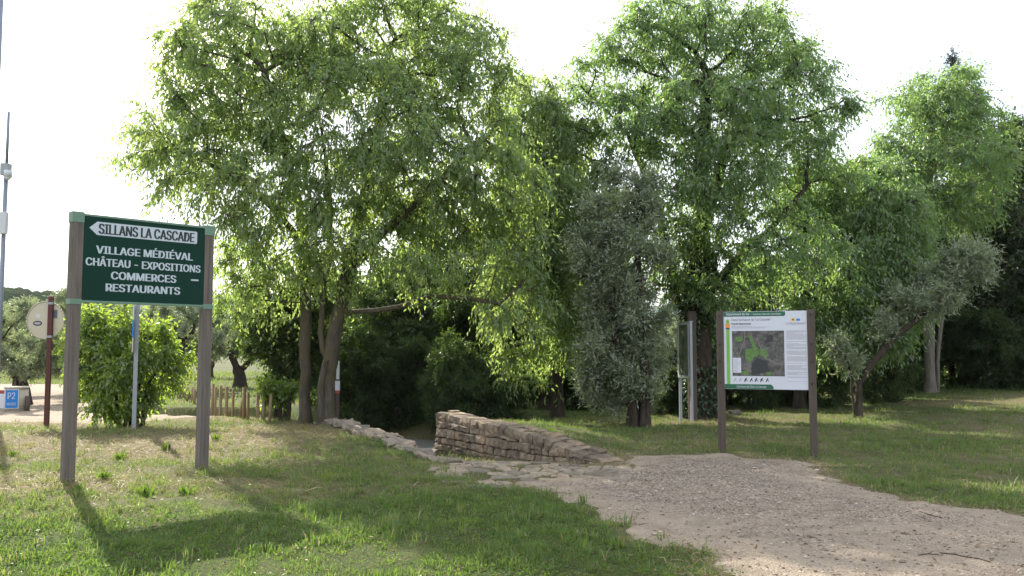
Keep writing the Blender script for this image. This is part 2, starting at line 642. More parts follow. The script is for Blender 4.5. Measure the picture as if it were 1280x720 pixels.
def hgt(x, y):
    x = np.asarray(x, float)
    y = np.asarray(y, float)
    z = zbase(x, y)
    s = sdf_poly(x, y, TROUGH)
    e = 2.2 * smooth(16.3, 18.2, y) * (x > -2.2 - 0.5 * (y - 16.5))
    k = smooth(0.05 + e, -0.09, s) * (y > 11.5)
    return z * (1 - k) + (zpath(x, y) + 0.006 * wav(x, y, 4)) * k


def h1(x, y):
    return float(hgt(np.array([x]), np.array([y]))[0])


# gravel outline, from the places where it meets the grass
GRAV = np.array([G(*p)[:2] for p in [(655, 602), (700, 596), (772, 585), (800, 572), (905, 570), (1005, 576), (1052, 600), (1130, 622),
                                     (1290, 648)]] + [(9.5, 6.6), (8.5, 4.0), (1.5, 4.0)] +
                [G(*p)[:2] for p in [(955, 735), (885, 702), (800, 668), (745, 640), (690, 616)]])
APRON = np.array([G(*p)[:2] for p in [(548, 578), (572, 600), (610, 609), (660, 603), (772, 586.5), (766, 582)]] +
                 [(1.38, 12.52), (0.45, 13.62), (-0.52, 14.9), (-1.7, 14.7), (-1.1, 13.2)])


def grav_sd(x, y):
    """positive inside the gravel, ragged"""
    return -sdf_poly(x, y, GRAV) + 0.14 * wav(x, y, 2.4, 3) + 0.10 * wav(x, y, 6.5, 12) + 0.06 * wav(x, y, 15, 20)


def dry_field(x, y):
    """0 green .. 1 straw"""
    d = 0.30 + 0.26 * wav(x, y, 1.25, 5) + 0.16 * wav(x, y, 3.4, 15) + 0.12 * wav(x, y, 8.5, 24)
    d = d + 0.50 * smooth(-1.0, -5.0, x) * smooth(9.6, 10.8, y) * smooth(26, 20, y)
    d = d + 0.30 * np.exp(-(((x + 6.2) / 1.6) ** 2 + ((y - 10.9) / 1.0) ** 2))
    d = d - 0.42 * smooth(10.6, 9.2, y) * smooth(2.0, 0.0, x)
    d = d + 0.55 * np.exp(-(((x + 3.9) / 1.0) ** 2 + ((y - 6.6) / 0.8) ** 2))
    d = d + 0.08 * smooth(2, 5, x) - 0.30 * smooth(22, 30, y)
    g = grav_sd(x, y)
    d = d + 0.55 * smooth(-0.35, 0.05, g)
    d = d + 0.35 * np.exp(-((sdf_poly(x, y, np.array(WALL + [(-1.0, 16.7), (1.7, 12.7)])) - 0.5) / 0.5) ** 2)
    return np.clip(d, 0, 1)


def axis(segs):
    out = [segs[0][0]]
    for a, b, st in segs:
        n = max(1, int(round((b - a) / st)))
        out += list(a + (b - a) * (np.arange(1, n + 1) / n))
    return np.array(out)


xs = axis([(-3000, -600, 400), (-600, -100, 50), (-100, -30, 6), (-30, -12, 0.6), (-12, -4.4, 0.16), (-4.4, 2.2, 0.075), (2.2, 12, 0.16), (12, 30, 0.6), (30, 100, 6), (100, 600, 50), (600, 3000, 400)])
ys = axis([(-60, 0, 6), (0, 5, 0.5), (5, 11.8, 0.14), (11.8, 21, 0.075), (21, 27, 0.16), (27, 45, 0.6), (45, 120, 5), (120, 600, 40), (600, 4200, 400)])
XX, YY = np.meshgrid(xs, ys)
nx, ny = len(xs), len(ys)
ZZ = hgt(XX.ravel(), YY.ravel())
ii = (np.arange(ny - 1)[:, None] * nx + np.arange(nx - 1)[None, :]).ravel()
FF = np.stack([ii, ii + 1, ii + nx + 1, ii + nx], 1)
g_o = obj('ground', mesh_np('ground', np.stack([XX.ravel(), YY.ravel(), ZZ], 1), FF, M['ground'], True,
                            {'dry': dry_field(XX.ravel(), YY.ravel())}))
tag(g_o, 'grassy ground with straw patches reaching to the horizon', kind='structure')


def sheet(name, x0, x1, y0, y1, st, fz, m, keep, attrs=None):
    gx = np.arange(x0, x1 + st / 2, st)
    gy = np.arange(y0, y1 + st / 2, st)
    X, Y = np.meshgrid(gx, gy)
    X, Y = X.ravel(), Y.ravel()
    n_ = len(gx)
    i0 = (np.arange(len(gy) - 1)[:, None] * n_ + np.arange(n_ - 1)[None, :]).ravel()
    F = np.stack([i0, i0 + 1, i0 + n_ + 1, i0 + n_], 1)
    k = keep(X, Y)
    F = F[k[F].any(1)]
    used, inv = np.unique(F.ravel(), return_inverse=True)
    X, Y = X[used], Y[used]
    V = np.stack([X, Y, fz(X, Y)], 1)
    return obj(name, mesh_np(name, V, inv.reshape(-1, 4), m, True, {a: f(X, Y) for a, f in (attrs or {}).items()}))


def sand_f(x, y):
    # sandy towards the front edge and along the right, stony in the middle
    s = 0.12 + 0.22 * wav(x, y, 1.0, 2) + 0.2 * wav(x, y, 4.0, 22)
    e = sdf_poly(x, y, GRAV)
    s = s + 0.75 * smooth(-0.9, -0.1, e) + 0.55 * smooth(9.0, 7.0, y) + 0.25 * smooth(3.5, 5.5, x) * smooth(10.5, 8, y)
    return np.clip(s, 0, 1)


gr = sheet('gravel_path', -0.6, 10, 3.5, 14.6, 0.07,
           lambda x, y: hgt(x, y) + np.clip(grav_sd(x, y) * 0.08, -0.05, 0.014), M['gravel'], lambda x, y: grav_sd(x, y) > -0.3, {'sand': sand_f})
tag(gr, 'stony gravel and sand path', kind='structure')
fp = sheet('footpath', -12, 1.6, 13.2, 26.5, 0.10,
           lambda x, y: zpath(x, y) + np.clip((-sdf_poly(x, y, TROUGH) - 0.16 + 0.06 * wav(x, y, 3, 7)) * 0.2, -0.08, 0.012), M['path'],
           lambda x, y: sdf_poly(x, y, TROUGH) < -0.1)
tag(fp, 'grey dusty footpath sinking between the stone walls', kind='structure')
# pale parking track far left
TRACK = np.array([(-9.3, 20.0), (-7.7, 22.2), (-12, 26.0), (-16, 33), (-22, 44), (-32, 44), (-22, 33), (-16.5, 25), (-13.5, 20.5)])
tr_ = sheet('dirt_track', -34, -7, 19, 46, 0.3,
            lambda x, y: hgt(x, y) + np.clip((-sdf_poly(x, y, TRACK) + 0.2 * wav(x, y, 1.4, 7)) * 0.08, -0.05, 0.02), M['gravel'],
            lambda x, y: sdf_poly(x, y, TRACK) < 0.5, {'sand': lambda x, y: np.full(x.shape, 0.95)})
tag(tr_, 'pale dusty track', kind='structure')


# far hills
def hill(name, label, pts, depth, bump, st):
    """ridge line given as (pixel x, pixel y, distance)"""
    rp_ = np.array([P(a, b, d) for a, b, d in pts])
    n1 = 260
    t = np.linspace(0, len(rp_) - 1, n1)
    k = np.arange(len(rp_))
    rx, ry, rz = (np.interp(t, k, rp_[:, j]) for j in range(3))
    n2 = 46
    V = []
    for j in range(n2):
        s = j / (n2 - 1)
        prof = math.sin(min(1, s / 0.62) * math.pi / 2) ** 1.3 if s < 0.62 else math.cos((s - 0.62) / 0.38 * math.pi / 2)
        y = ry - depth * 0.62 + depth * s
        x = rx * (y / ry)
        z = rz * prof + bump * (np.abs(wav(x, y, 1.0 / st, 4)) + 0.6 * np.abs(wav(x, y, 2.3 / st, 14)) + 0.4 * np.abs(wav(x, y, 5.0 / st, 24))) * (0.3 + 0.7 * prof) - 2 - 4 * (j in (0, n2 - 1))
        V.append(np.stack([x, y, z], 1))
    V = np.concatenate(V)
    i0 = (np.arange(n2 - 1)[:, None] * n1 + np.arange(n1 - 1)[None, :]).ravel()
    F = np.stack([i0, i0 + 1, i0 + n1 + 1, i0 + n1], 1)
    o = obj(name, mesh_np(name, V, F, M['hill'], True))
    tag(o, label, kind='structure')


hill('hills', 'dark wooded hill behind the olive grove', [(-700, 372, 420), (-250, 360, 420), (-60, 362, 420), (20, 368, 430), (70, 374, 440), (130, 386, 450), (230, 402, 460), (420, 425, 470), (700, 437, 480)], 260, 3.2, 7)
hill('hills', 'far blue ridge behind the wooded hill', [(-900, 400, 2400), (-200, 392, 2400), (100, 384, 2500), (230, 377, 2600), (300, 374, 2600), (420, 380, 2600), (640, 392, 2700), (900, 388, 2800), (1300, 396, 2800), (2000, 410, 2800)], 1400, 9, 40)


# ------------------------------------------------------------------ trees
def unit(v):
    return v / np.maximum(np.linalg.norm(v, axis=-1, keepdims=True), 1e-9)


def colonize(A, nodes, parents, step, dk, rng, maxit=160, grav=-0.05):
    N = np.zeros((9000, 3))
    n = len(nodes)
    N[:n] = nodes
    par = list(parents)
    nch = np.zeros(9000, int)
    D = np.linalg.norm(A[:, None] - N[None, :n], axis=2)
    nd, ni = D.min(1), D.argmin(1)
    for _ in range(maxit):
        if len(A) == 0 or n > 8000:
            break
        dirs = np.zeros((n, 3))
        np.add.at(dirs, ni, unit(A - N[ni]))
        cand = np.unique(ni)
        cand = cand[nch[cand] < 4]
        if len(cand) == 0:
            break
        d = unit(dirs[cand]) + rng.normal(0, 0.16, (len(cand), 3)) + np.array([0, 0, grav])
        new = N[cand] + unit(d) * step
        m = len(new)
        N[n:n + m] = new
        par += list(cand)
        nch[cand] += 1
        D2 = np.linalg.norm(A[:, None] - new[None], axis=2)
        k = D2.argmin(1)
        dm = D2[np.arange(len(A)), k]
        b = dm < nd
        nd = np.where(b, dm, nd)
        ni = np.where(b, n + k, ni)
        n += m
        keep = nd > dk
        # attractors whose node is full are dropped
        keep &= nch[ni] < 4
        A, nd, ni = A[keep], nd[keep], ni[keep]
    return N[:n].copy(), np.array(par)


def tubes(N, par, r, sides=7):
    n = len(N)
    d = np.zeros((n, 3))
    has = par >= 0
    d[has] = unit(N[has] - N[par[has]])
    roots = np.where(~has)[0]
    main = np.full(n, -1)
    order = np.argsort(r)                       # the thickest child wins
    for i in order:
        if par[i] >= 0:
            main[par[i]] = i
    for i in roots:
        d[i] = d[main[i]] if main[i] >= 0 else (0, 0, 1)
    ref = np.array([0.31, 0.89, 0.33])
    u = unit(np.cross(d, ref))
    v = np.cross(d, u)
    ang = np.arange(sides) * 2 * np.pi / sides
    ca, sa = np.cos(ang), np.sin(ang)

    def ring(c, uu, vv, rr):
        return c[:, None] + rr[:, None, None] * (uu[:, None] * ca[None, :, None] + vv[:, None] * sa[None, :, None])
    base = ring(N, u, v, r)
    seg = np.where(has)[0]
    ismain = main[par[seg]] == seg
    side = seg[~ismain]
    extra = ring(N[par[side]], u[side], v[side], r[side] * 1.05)
    V = np.concatenate([base.reshape(-1, 3), extra.reshape(-1, 3)])
    start = par[seg].copy()
    start[~ismain] = n + np.arange(len(side))
    j = np.arange(sides)
    j2 = (j + 1) % sides
    F = np.stack([start[:, None] * sides + j, start[:, None] * sides + j2, seg[:, None] * sides + j2, seg[:, None] * sides + j], 2).reshape(-1, 4)
    return V, F


def leaves(pos, axis_, rnd, L, W, rng, up=0.5, fold=0.25):
    """one folded two-triangle leaf for every position"""
    n = len(pos)
    a = unit(axis_)
    nr = rng.normal(0, 1, (n, 3)) + np.array([0, 0, up])
    s = unit(np.cross(a, nr))
    nn = np.cross(s, a)
    l = (L * rng.uniform(0.7, 1.25, n))[:, None]
    w = (W * rng.uniform(0.75, 1.2, n))[:, None]
    b0 = pos
    tip = pos + a * l - nn * l * 0.10
    mid = pos + a * l * 0.42
    le = mid + s * w * 0.5 + nn * w * fold
    ri = mid - s * w * 0.5 + nn * w * fold
    V = np.stack([b0, ri, tip, le], 1).reshape(-1, 3)
    k = np.arange(n)[:, None] * 4
    F = np.concatenate([k + np.array([[0, 1, 2]]), k + np.array([[0, 2, 3]])], 1).reshape(-1, 3)
    return V, F, np.repeat(np.clip(rnd, 0, 1), 4)


def blob_points(blobs, n, rng, shell=0.45, zmin=None, gaps=True):
    """points in a union of ellipsoids, more of them near the outside"""
    vol = np.array([b[3] * b[4] * b[5] for b in blobs]) ** 0.8
    which = rng.choice(len(blobs), n, p=vol / vol.sum())
    B = np.array(blobs)[which]
    d = unit(rng.normal(0, 1, (n, 3)))
    rr = rng.uniform(shell ** 3, 1, n) ** (1 / 3)
    rr = rr * np.where(rng.uniform(0, 1, n) < 0.22, rng.uniform(1.0, 1.32, n), 1.0)
    p = B[:, :3] + d * rr[:, None] * B[:, 3:6]
    if gaps:
        p = p[wav(p[:, 0] + 0.7 * p[:, 2], p[:, 1] * 0.6 + 1.1 * p[:, 2], 1.9, 6) > -0.62]
    if zmin is not None:
        p = p[p[:, 2] > zmin]
    return p


def build_tree(name, base, stems, blobs, spec, seed, bark, root_r=0.2, n_attr=700, step=0.3, dk=0.42, twigs=6000, lpt=8,
               L=0.125, W=0.045, droop=0.6, twig_len=0.4, leafm=None, sides=7, rtip=0.010, shell=0.35, thin=0.03, up=0.5, lift=0.0, leafname='crown', grav=-0.05, leaf_zmin=-9, stem_min=0.03):
    """stems: polylines in world coordinates; blobs: ellipsoids in world coordinates"""
    rng = np.random.default_rng(seed)
    base = np.array(base, float)
    nodes, par = [], []
    for st in stems:
        st = [np.array(p, float) for p in st]
        prev = -1
        first = True
        for a, b in zip(st[:-1], st[1:]):
            m = max(1, int(np.linalg.norm(b - a) / step))
            for i in range(m + 1 if first else m):
                t = (i if first else i + 1) / m
                q = a + (b - a) * t
                if first and i == 0 and nodes:
                    dd = np.linalg.norm(np.array(nodes) - q, axis=1)
                    if dd.min() < step * 0.8:      # branches off an earlier stem
                        prev = int(dd.argmin())
                        continue
                nodes.append(q + (0 if (first and i == 0) else rng.normal(0, 0.008, 3)))
                par.append(prev)
                prev = len(nodes) - 1
            first = False
    A = blob_points(blobs, n_attr, rng, shell)
    N, pr = colonize(A, np.array(nodes), par, step, dk, rng, grav=grav)
    n = len(N)
    cnt = np.zeros(n)
    isleaf = np.ones(n, bool)
    isleaf[pr[pr >= 0]] = False
    cnt[isleaf] = 1
    for i in range(n - 1, -1, -1):
        if pr[i] >= 0:
            cnt[pr[i]] += cnt[i]
    n_stem = len(nodes)
    ex = math.log(max(2, cnt.max())) / math.log(root_r / rtip)
    r = rtip * np.maximum(cnt, 1) ** (1 / ex)
    hs = np.clip((N[:n_stem, 2] - base[2]) / 4.0, 0, 1)
    r[:n_stem] = np.maximum(r[:n_stem], stem_min * (1.25 - 0.8 * hs))
    z0 = base[2]
    hz_ = N[:, 2] - z0
    r = r * (1 + np.where(r > root_r * 0.4, 0.55 * np.exp(-np.clip(hz_, 0, 9) / 0.22), 0))
    V, F = tubes(N - base, pr, r, sides)
    if sides >= 7:      # knobbly bark outline
        V = V + 0.03 * root_r / 0.2 * np.stack([wav(V[:, 2] * 3, V[:, 0] * 9, 1.3, 2), wav(V[:, 2] * 3, V[:, 1] * 9, 1.3, 11), 0 * V[:, 0]], 1) * np.minimum(1, np.repeat(1, len(V)))[:, None] * 0.35
    root = empty(name, base)
    obj('trunk', mesh_np('trunk', V, F, bark, True), root)
    # twigs with leaves
    cand = np.where((r < thin) & (N[:, 2] > base[2] + leaf_zmin))[0]
    w = np.where(isleaf[cand], 3.0, 1.0)
    src = rng.choice(cand, twigs, p=w / w.sum())
    dirn = np.zeros((n, 3))
    hp = pr >= 0
    dirn[hp] = unit(N[hp] - N[pr[hp]])
    td = unit(dirn[src] * 0.7 + rng.normal(0, 0.75, (twigs, 3)) + np.array([0, 0, lift]))
    tl = twig_len * rng.uniform(0.5, 1.3, twigs)
    p0 = N[src] - dirn[src] * rng.uniform(0, step, twigs)[:, None]
    p1 = p0 + td * tl[:, None] * 0.55
    td2 = unit(td + np.array([0, 0, -droop]))
    p2 = p1 + td2 * tl[:, None] * 0.6
    tn = rng.uniform(0, 1, twigs)
    sub = src % 37
    clump = (np.sin(src * 12.9898) * 43758.5453) % 1.0
    # leaves along the twig
    t = (np.arange(lpt)[None, :] + rng.uniform(0.1, 0.9, (twigs, lpt))) / lpt
    t = 0.15 + 0.85 * t
    pa = np.where((t < 0.5)[..., None], p0[:, None] + (p1 - p0)[:, None] * (t / 0.5)[..., None], p1[:, None] + (p2 - p1)[:, None] * ((t - 0.5) / 0.5)[..., None])
    ax = td2[:, None] * 0.6 + rng.normal(0, 0.55, (twigs, lpt, 3)) + np.array([0, 0, -droop])
    rnd = 0.35 * clump[:, None] + 0.3 * tn[:, None] + 0.35 * rng.uniform(0, 1, (twigs, lpt))
    LV, LF, LR = leaves(pa.reshape(-1, 3) - base, ax.reshape(-1, 3), rnd.ravel(), L, W, rng, up)
    obj(leafname, mesh_np(leafname, LV, LF, leafm, False, {'rnd': LR}), root)
    # twig wood: thin three sided spikes
    uu = unit(np.cross(td, np.array([0.2, 0.3, 0.93])))
    vv = np.cross(td, uu)
    rr = 0.0045
    tri = np.stack([p0 + uu * rr, p0 - uu * rr * 0.5 + vv * rr * 0.87, p0 - uu * rr * 0.5 - vv * rr * 0.87], 1)
    TV = np.concatenate([tri, (p1 + (p2 - p1) * 0.3)[:, None]], 1) - base
    k = np.arange(twigs)[:, None] * 4
    TF = np.concatenate([k + np.array([f]) for f in ([0, 1, 3], [1, 2, 3], [2, 0, 3])], 1).reshape(-1, 3)
    if spec.get('twigs', True):
        obj('twigs', mesh_np('twigs', TV.reshape(-1, 3), TF, M['twig'], False), root)
    tag(root, spec['label'], spec['cat'], spec.get('group'))
    return root, N, pr, r


def px_blobs(lst, d, ydepth=1.0):
    """(px, py, rx, ry[, dd]) in pixels at distance d -> ellipsoids"""
    out = []
    for b in lst:
        dd = d + (b[4] if len(b) > 4 else 0)
        c = P(b[0], b[1], dd)
        rx, rz = b[2] / FPX * dd, b[3] / FPX * dd
        out.append((c[0], c[1], c[2], rx, max(rx, rz) * 0.9 * ydepth if rx < 3 else rx * 0.85 * ydepth, rz))
    return out


def stem_px(pts, d, base_d=None):
    """polyline from pixels; optional third entry shifts the distance"""
    return [P(p[0], p[1], d + (p[2] if len(p) > 2 else 0)) for p in pts]


def base_at(px, d):
    x = P(px, 440 + EYE / d * FPX, d)[0]
    return np.array([x, d, h1(x, d)])


def rooted(px, d, rest):
    b = base_at(px, d)
    lst = stem_px(rest, d)
    return [np.array([b[0], b[1], b[2] - 0.12])] + lst


TREE_GROUP = 'hackberry trees along the footpath'
# slender straight stem on the left of the pair
b = base_at(381, 19.6)
build_tree('hackberry_tree', b, [rooted(381, 19.6, [(381, 430), (382, 345), (374, 255), (352, 170, -.3), (330, 90, -.5)]),
                                 stem_px([(378, 300), (330, 250, -.6), (270, 210, -1)], 19.6)],
           px_blobs([(300, 95, 105, 92, -.4), (245, 185, 80, 62, -.8), (330, 250, 85, 60, -1.2), (200, 225, 52, 32, -.6), (265, 60, 45, 45), (325, 325, 60, 40, -.3), (380, 55, 70, 60), (290, 20, 60, 40), (180, 190, 36, 26, -.3), (300, 375, 40, 26, .3), (400, 335, 45, 36, -.6)], 19.6),
           {'label': 'leafy tree with one slender straight trunk beside the forked trunk', 'cat': 'tree', 'group': TREE_GROUP}, 3, M['bark'],
           root_r=0.125, n_attr=1700, twigs=6800, lpt=6, leafm=M['leaf_hack'], droop=0.8, dk=0.34, twig_len=0.5, leaf_zmin=2.0, stem_min=0.075)
# forked tree
b = base_at(407, 19.3)
build_tree('hackberry_tree', b, [rooted(407, 19.3, [(409, 470), (421, 400), (433, 350), (445, 295), (462, 215, .2), (478, 130, .3), (486, 60, .3)]),
                                 stem_px([(408, 460), (401, 415), (403, 375), (410, 330), (412, 270, -.3), (408, 200, -.5)], 19.3),
                                 rooted(399, 19.1, [(401, 480), (407, 450)]),
                                 stem_px([(432, 402), (436, 390), (470, 388, -.3), (500, 384, -.4), (540, 371, -.6), (585, 372, -.8), (625, 380, -.9)], 19.3),
                                 stem_px([(436, 340), (480, 290, -.3), (540, 240, -.5), (590, 180, -.5)], 19.3)],
           px_blobs([(470, 55, 125, 78, .3), (565, 115, 82, 82), (440, 150, 110, 85, -.6), (520, 215, 115, 75, -.8), (600, 225, 82, 75, -.4), (560, 310, 80, 42, -1.0), (630, 320, 55, 62, -.6), (440, 285, 80, 40, -1.2), (610, 75, 36, 45), (505, 318, 70, 32, -.6), (590, 338, 60, 30, -.4), (540, 25, 70, 40, .2), (650, 390, 40, 45, -.8), (420, 20, 60, 40), (560, 285, 75, 36, .8), (630, 265, 55, 45, .6), (500, 260, 70, 40, .9)], 19.3),
           {'label': 'big leafy tree with a forked trunk and one long low branch to the right', 'cat': 'tree', 'group': TREE_GROUP}, 5, M['bark'],
           root_r=0.175, n_attr=2800, twigs=10200, lpt=6, leafm=M['leaf_hack'], droop=0.8, dk=0.34, twig_len=0.5, leaf_zmin=2.0, stem_min=0.075)
# drooping tree in the middle
b = base_at(697, 22.0)
build_tree('hackberry_tree', b, [rooted(697, 22.0, [(696, 430), (690, 350), (684, 250), (678, 180)])],
           px_blobs([(668, 175, 55, 70), (690, 260, 62, 70, -.8), (662, 345, 58, 70, -1.2), (700, 400, 35, 50, -1.0), (640, 420, 40, 45, -.6), (705, 150, 45, 50), (730, 210, 45, 55, .3), (665, 125, 36, 36), (745, 300, 45, 60, .6), (700, 330, 50, 50, .5), (715, 250, 50, 45, .2), (640, 290, 45, 50, .4), (680, 215, 50, 45, .4), (735, 190, 45, 50, .2), (745, 250, 40, 45, .4)], 22.0),
           {'label': 'drooping leafy tree between the stone wall and the silvery olive', 'cat': 'tree', 'group': TREE_GROUP}, 8, M['bark_dark'],
           root_r=0.15, n_attr=1700, twigs=9800, lpt=6, leafm=M['leaf_hack'], droop=1.0, dk=0.34, twig_len=0.5)
# big dome-shaped tree behind the information panel
b = base_at(872, 22.0)
tb, TBN, TBP, TBR = build_tree('hackberry_tree', b, [rooted(876, 22.0, [(876, 470), (872, 420), (876, 330), (874, 250), (880, 170), (884, 90)]),
                                 stem_px([(868, 440), (846, 385, .2), (838, 330, .4), (820, 250, .5), (790, 180, .5)], 22.0),
                                 stem_px([(878, 380), (915, 330, -.4), (960, 290, -.6), (1010, 230, -.7)], 22.0),
                                 stem_px([(876, 300), (905, 200, .2), (950, 120, .2)], 22.0)],
           px_blobs([(880, 55, 110, 60), (780, 105, 75, 70, .4), (965, 105, 78, 80, .2), (870, 150, 110, 55, -1.0), (940, 210, 105, 60, -1.2), (1010, 195, 55, 55), (870, 255, 90, 50, -1.4), (960, 300, 90, 55, -1.4), (760, 160, 60, 50, -.4), (840, 20, 70, 32), (720, 130, 40, 40, .6), (830, 330, 60, 50, .5), (930, 30, 60, 35), (1035, 130, 28, 40), (900, 360, 70, 32, -.4), (1040, 215, 40, 40)], 22.0),
           {'label': 'broad dome-shaped tree with an ivy-covered trunk behind the metal notice board', 'cat': 'tree', 'group': TREE_GROUP}, 13, M['bark_dark'],
           root_r=0.36, n_attr=2800, twigs=12500, lpt=6, leafm=M['leaf_hack_b'], droop=0.7, dk=0.36, twig_len=0.5)
# lower tree behind the panel, right
b = base_at(1000, 23.5)
build_tree('hackberry_tree', b, [rooted(1000, 23.5, [(1000, 420), (998, 340), (1010, 270)]), stem_px([(999, 350), (1050, 310, -.5), (1095, 290, -.8)], 23.5)],
           px_blobs([(1035, 255, 70, 50), (1085, 280, 68, 60, -.8), (1110, 340, 55, 60, -1.0), (1040, 345, 65, 50, -1.2), (975, 345, 50, 32, -.6), (1060, 395, 50, 28, -1), (1075, 225, 50, 36, .4), (1125, 275, 40, 45), (1000, 390, 40, 25, -.5), (1065, 385, 50, 34, -1.6), (1120, 390, 36, 34, -1.4), (1035, 415, 36, 22, -1.2), (1052, 430, 34, 28, -2.0), (1098, 415, 38, 34, -2.2), (1130, 370, 34, 34, -1.8)], 23.5),
           {'label': 'lower leafy tree with drooping foliage right of the information panel', 'cat': 'tree', 'group': TREE_GROUP}, 21, M['bark_dark'],
           root_r=0.16, n_attr=2200, twigs=10500, lpt=6, leafm=M['leaf_hack_b'], droop=0.9, dk=0.36, twig_len=0.5)
# tall tree with pale twin trunks on the right
b = base_at(1168, 25.5)
build_tree('pale_trunk_tree', b, [rooted(1163, 25.5, [(1162, 400), (1159, 300), (1160, 220), (1168, 130)]),
                                  rooted(1173, 25.7, [(1172, 440), (1178, 395), (1195, 340, .3), (1218, 260, .5)])],
           px_blobs([(1175, 135, 62, 48), (1130, 175, 38, 45), (1225, 180, 45, 52, .4), (1185, 215, 75, 50, -.6), (1120, 240, 38, 40, -.4), (1215, 265, 45, 30), (1150, 280, 50, 30, -.6), (1110, 210, 32, 40), (1190, 105, 40, 25), (1120, 130, 26, 24)], 25.5),
           {'label': 'tall tree with two pale grey trunks near the right edge', 'cat': 'tree'}, 34, M['bark_pale'],
           root_r=0.145, n_attr=1300, twigs=6000, lpt=6, leafm=M['leaf_hack_b'], droop=0.6, dk=0.38, twig_len=0.55)


# silver olives
def olive(base_px, d, stems, blobs, label, seed, twigs=5000, root_r=0.2, n_attr=450, group=None, L=0.10, W=0.027, lpt=9, name='olive_tree', bark=None):
    b = base_at(base_px, d)
    return build_tree(name, b, stems, px_blobs(blobs, d), {'label': label, 'cat': 'olive tree', 'group': group, 'twigs': False}, seed, bark or M['bark_dark'],
                      root_r=root_r, n_attr=n_attr, twigs=twigs, lpt=lpt, L=L, W=W, droop=0.0, twig_len=0.34, leafm=M['leaf_olive'], lift=0.3, up=0.3, dk=0.38, step=0.24)


olive(800, 19.2, [rooted(792, 19.2, [(790, 490), (776, 455), (765, 400), (768, 320)]), rooted(806, 19.1, [(808, 485), (806, 455), (800, 400), (796, 300), (800, 240)]), rooted(799, 19.25, [(800, 505), (803, 470)])],
      [(762, 262, 40, 48), (803, 240, 36, 36, -.2), (735, 310, 30, 40), (770, 225, 26, 22), (790, 325, 55, 45, -.3), (755, 350, 42, 50), (806, 378, 34, 50, -.2), (775, 420, 50, 42), (745, 440, 34, 44), (790, 380, 50, 40, .3), (770, 465, 36, 26, .3), (755, 485, 30, 24, .2), (786, 478, 26, 18, -.3), (815, 470, 22, 24, .2)],
      'silvery olive tree with a split dark trunk left of the metal notice board', 41, 6400, 0.12, 900, 'silvery olive trees')
olive(1072, 20.5, [rooted(1072, 20.5, [(1074, 480), (1090, 455), (1120, 420), (1165, 385, .3), (1200, 350, .4)]), rooted(1070, 20.5, [(1062, 460), (1050, 425)])],
      [(1212, 322, 32, 26, .4), (1195, 345, 34, 26, .4), (1150, 375, 40, 24, .2), (1118, 408, 24, 16), (1056, 450, 22, 22)],
      'small leaning olive with a pale silvery top right of the information panel', 44, 2100, 0.09, 380, 'silvery olive trees')

GROVE = 'olive trees in the grove beyond the track'
far_ol = []
g1 = olive(110, 34, [rooted(112, 34, [(112, 470), (100, 440), (80, 420)]), stem_px([(110, 462), (130, 440), (150, 420)], 34)],
           [(60, 415, 45, 35), (110, 400, 55, 35), (150, 420, 45, 30), (90, 440, 55, 18)], 'round grey olive tree behind the brown sign pole', 51, 4200, 0.28, 300, GROVE, 0.11, 0.034, 9)[0]
g2 = olive(300, 40, [rooted(300, 40, [(300, 470), (290, 445), (275, 425)]), stem_px([(300, 466), (316, 445), (330, 430)], 40)],
           [(275, 420, 38, 26), (315, 415, 40, 30), (345, 430, 30, 24), (295, 440, 40, 16)], 'pale olive tree behind the wooden bollards, by the sign post', 53, 4200, 0.26, 300, GROVE, 0.12, 0.036, 9)[0]


def copy_tree(root, loc, rz, sc, label, group=None):
    c = root.copy()
    COL.objects.link(c)
    c.location = loc
    c.rotation_euler = (0, 0, rz)
    c.scale = (sc, sc, sc)
    c['label'] = label
    if group:
        c['group'] = group
    for ch in root.children:
        k = ch.copy()
        COL.objects.link(k)
        k.parent = c
    return c


for src, px, d, rz, sc, lab in [
        (g1, 30, 27, 1.2, 0.80, 'grey olive tree behind the beige cylinder bin at the left edge'),
        (g2, -20, 33, 2.0, 1.0, 'olive tree cut by the left edge of the picture'),
        (g1, 215, 36, 2.7, 1.05, 'grey olive tree behind the right half of the bright green bush'),
        (g2, 160, 48, 0.6, 1.15, 'olive tree far behind the bright green bush'),
        (g1, 345, 47, 4.1, 1.0, 'olive tree far behind the last bollards, left of the straight trunk'),
        (g2, 262, 55, 3.3, 1.1, 'distant olive tree seen just left of the right sign post'),
        (g1, 60, 58, 5.2, 1.25, 'distant olive tree behind the round sign disc'),
        (g1, 690, 36, 0.4, 0.95, 'sunlit olive tree in the gap right of the stone wall'),
        (g2, 650, 46, 1.4, 1.1, 'farther sunlit olive tree in the gap behind the stone wall'),
        (g1, 835, 38, 2.2, 0.8, 'pale olive tree in the gap between olive trunk and metal notice board'),
        (g2, 940, 44, 5.0, 1.0, 'distant olive tree hidden low behind the information panel'),
        (g2, 1035, 46, 0.2, 0.9, 'distant olive tree in the bright gap right of the information panel')]:
    x = (px - 640) / FPX * d
    copy_tree(src, (x, d, h1(x, d) - 0.03), rz, sc, lab, GROVE)


# dense dark evergreens
def dark(name, px, d, stems, blobs, label, seed, twigs, leafm='leaf_dark', cat='shrub', group=None, L=0.085, W=0.05, root_r=0.09, n_attr=420, lpt=8, droop=0.4, bark='bark_dark', twigs_on=False, step=0.26, thin=0.03, shell=0.35):
    b = base_at(px, d)
    return build_tree(name, b, stems, px_blobs(blobs, d), {'label': label, 'cat': cat, 'group': group, 'twigs': twigs_on}, seed, M[bark],
                      root_r=root_r, n_attr=n_attr, twigs=twigs, lpt=lpt, L=L, W=W, droop=droop, twig_len=0.34, leafm=M[leafm], step=step, dk=0.36, shell=shell, thin=thin)


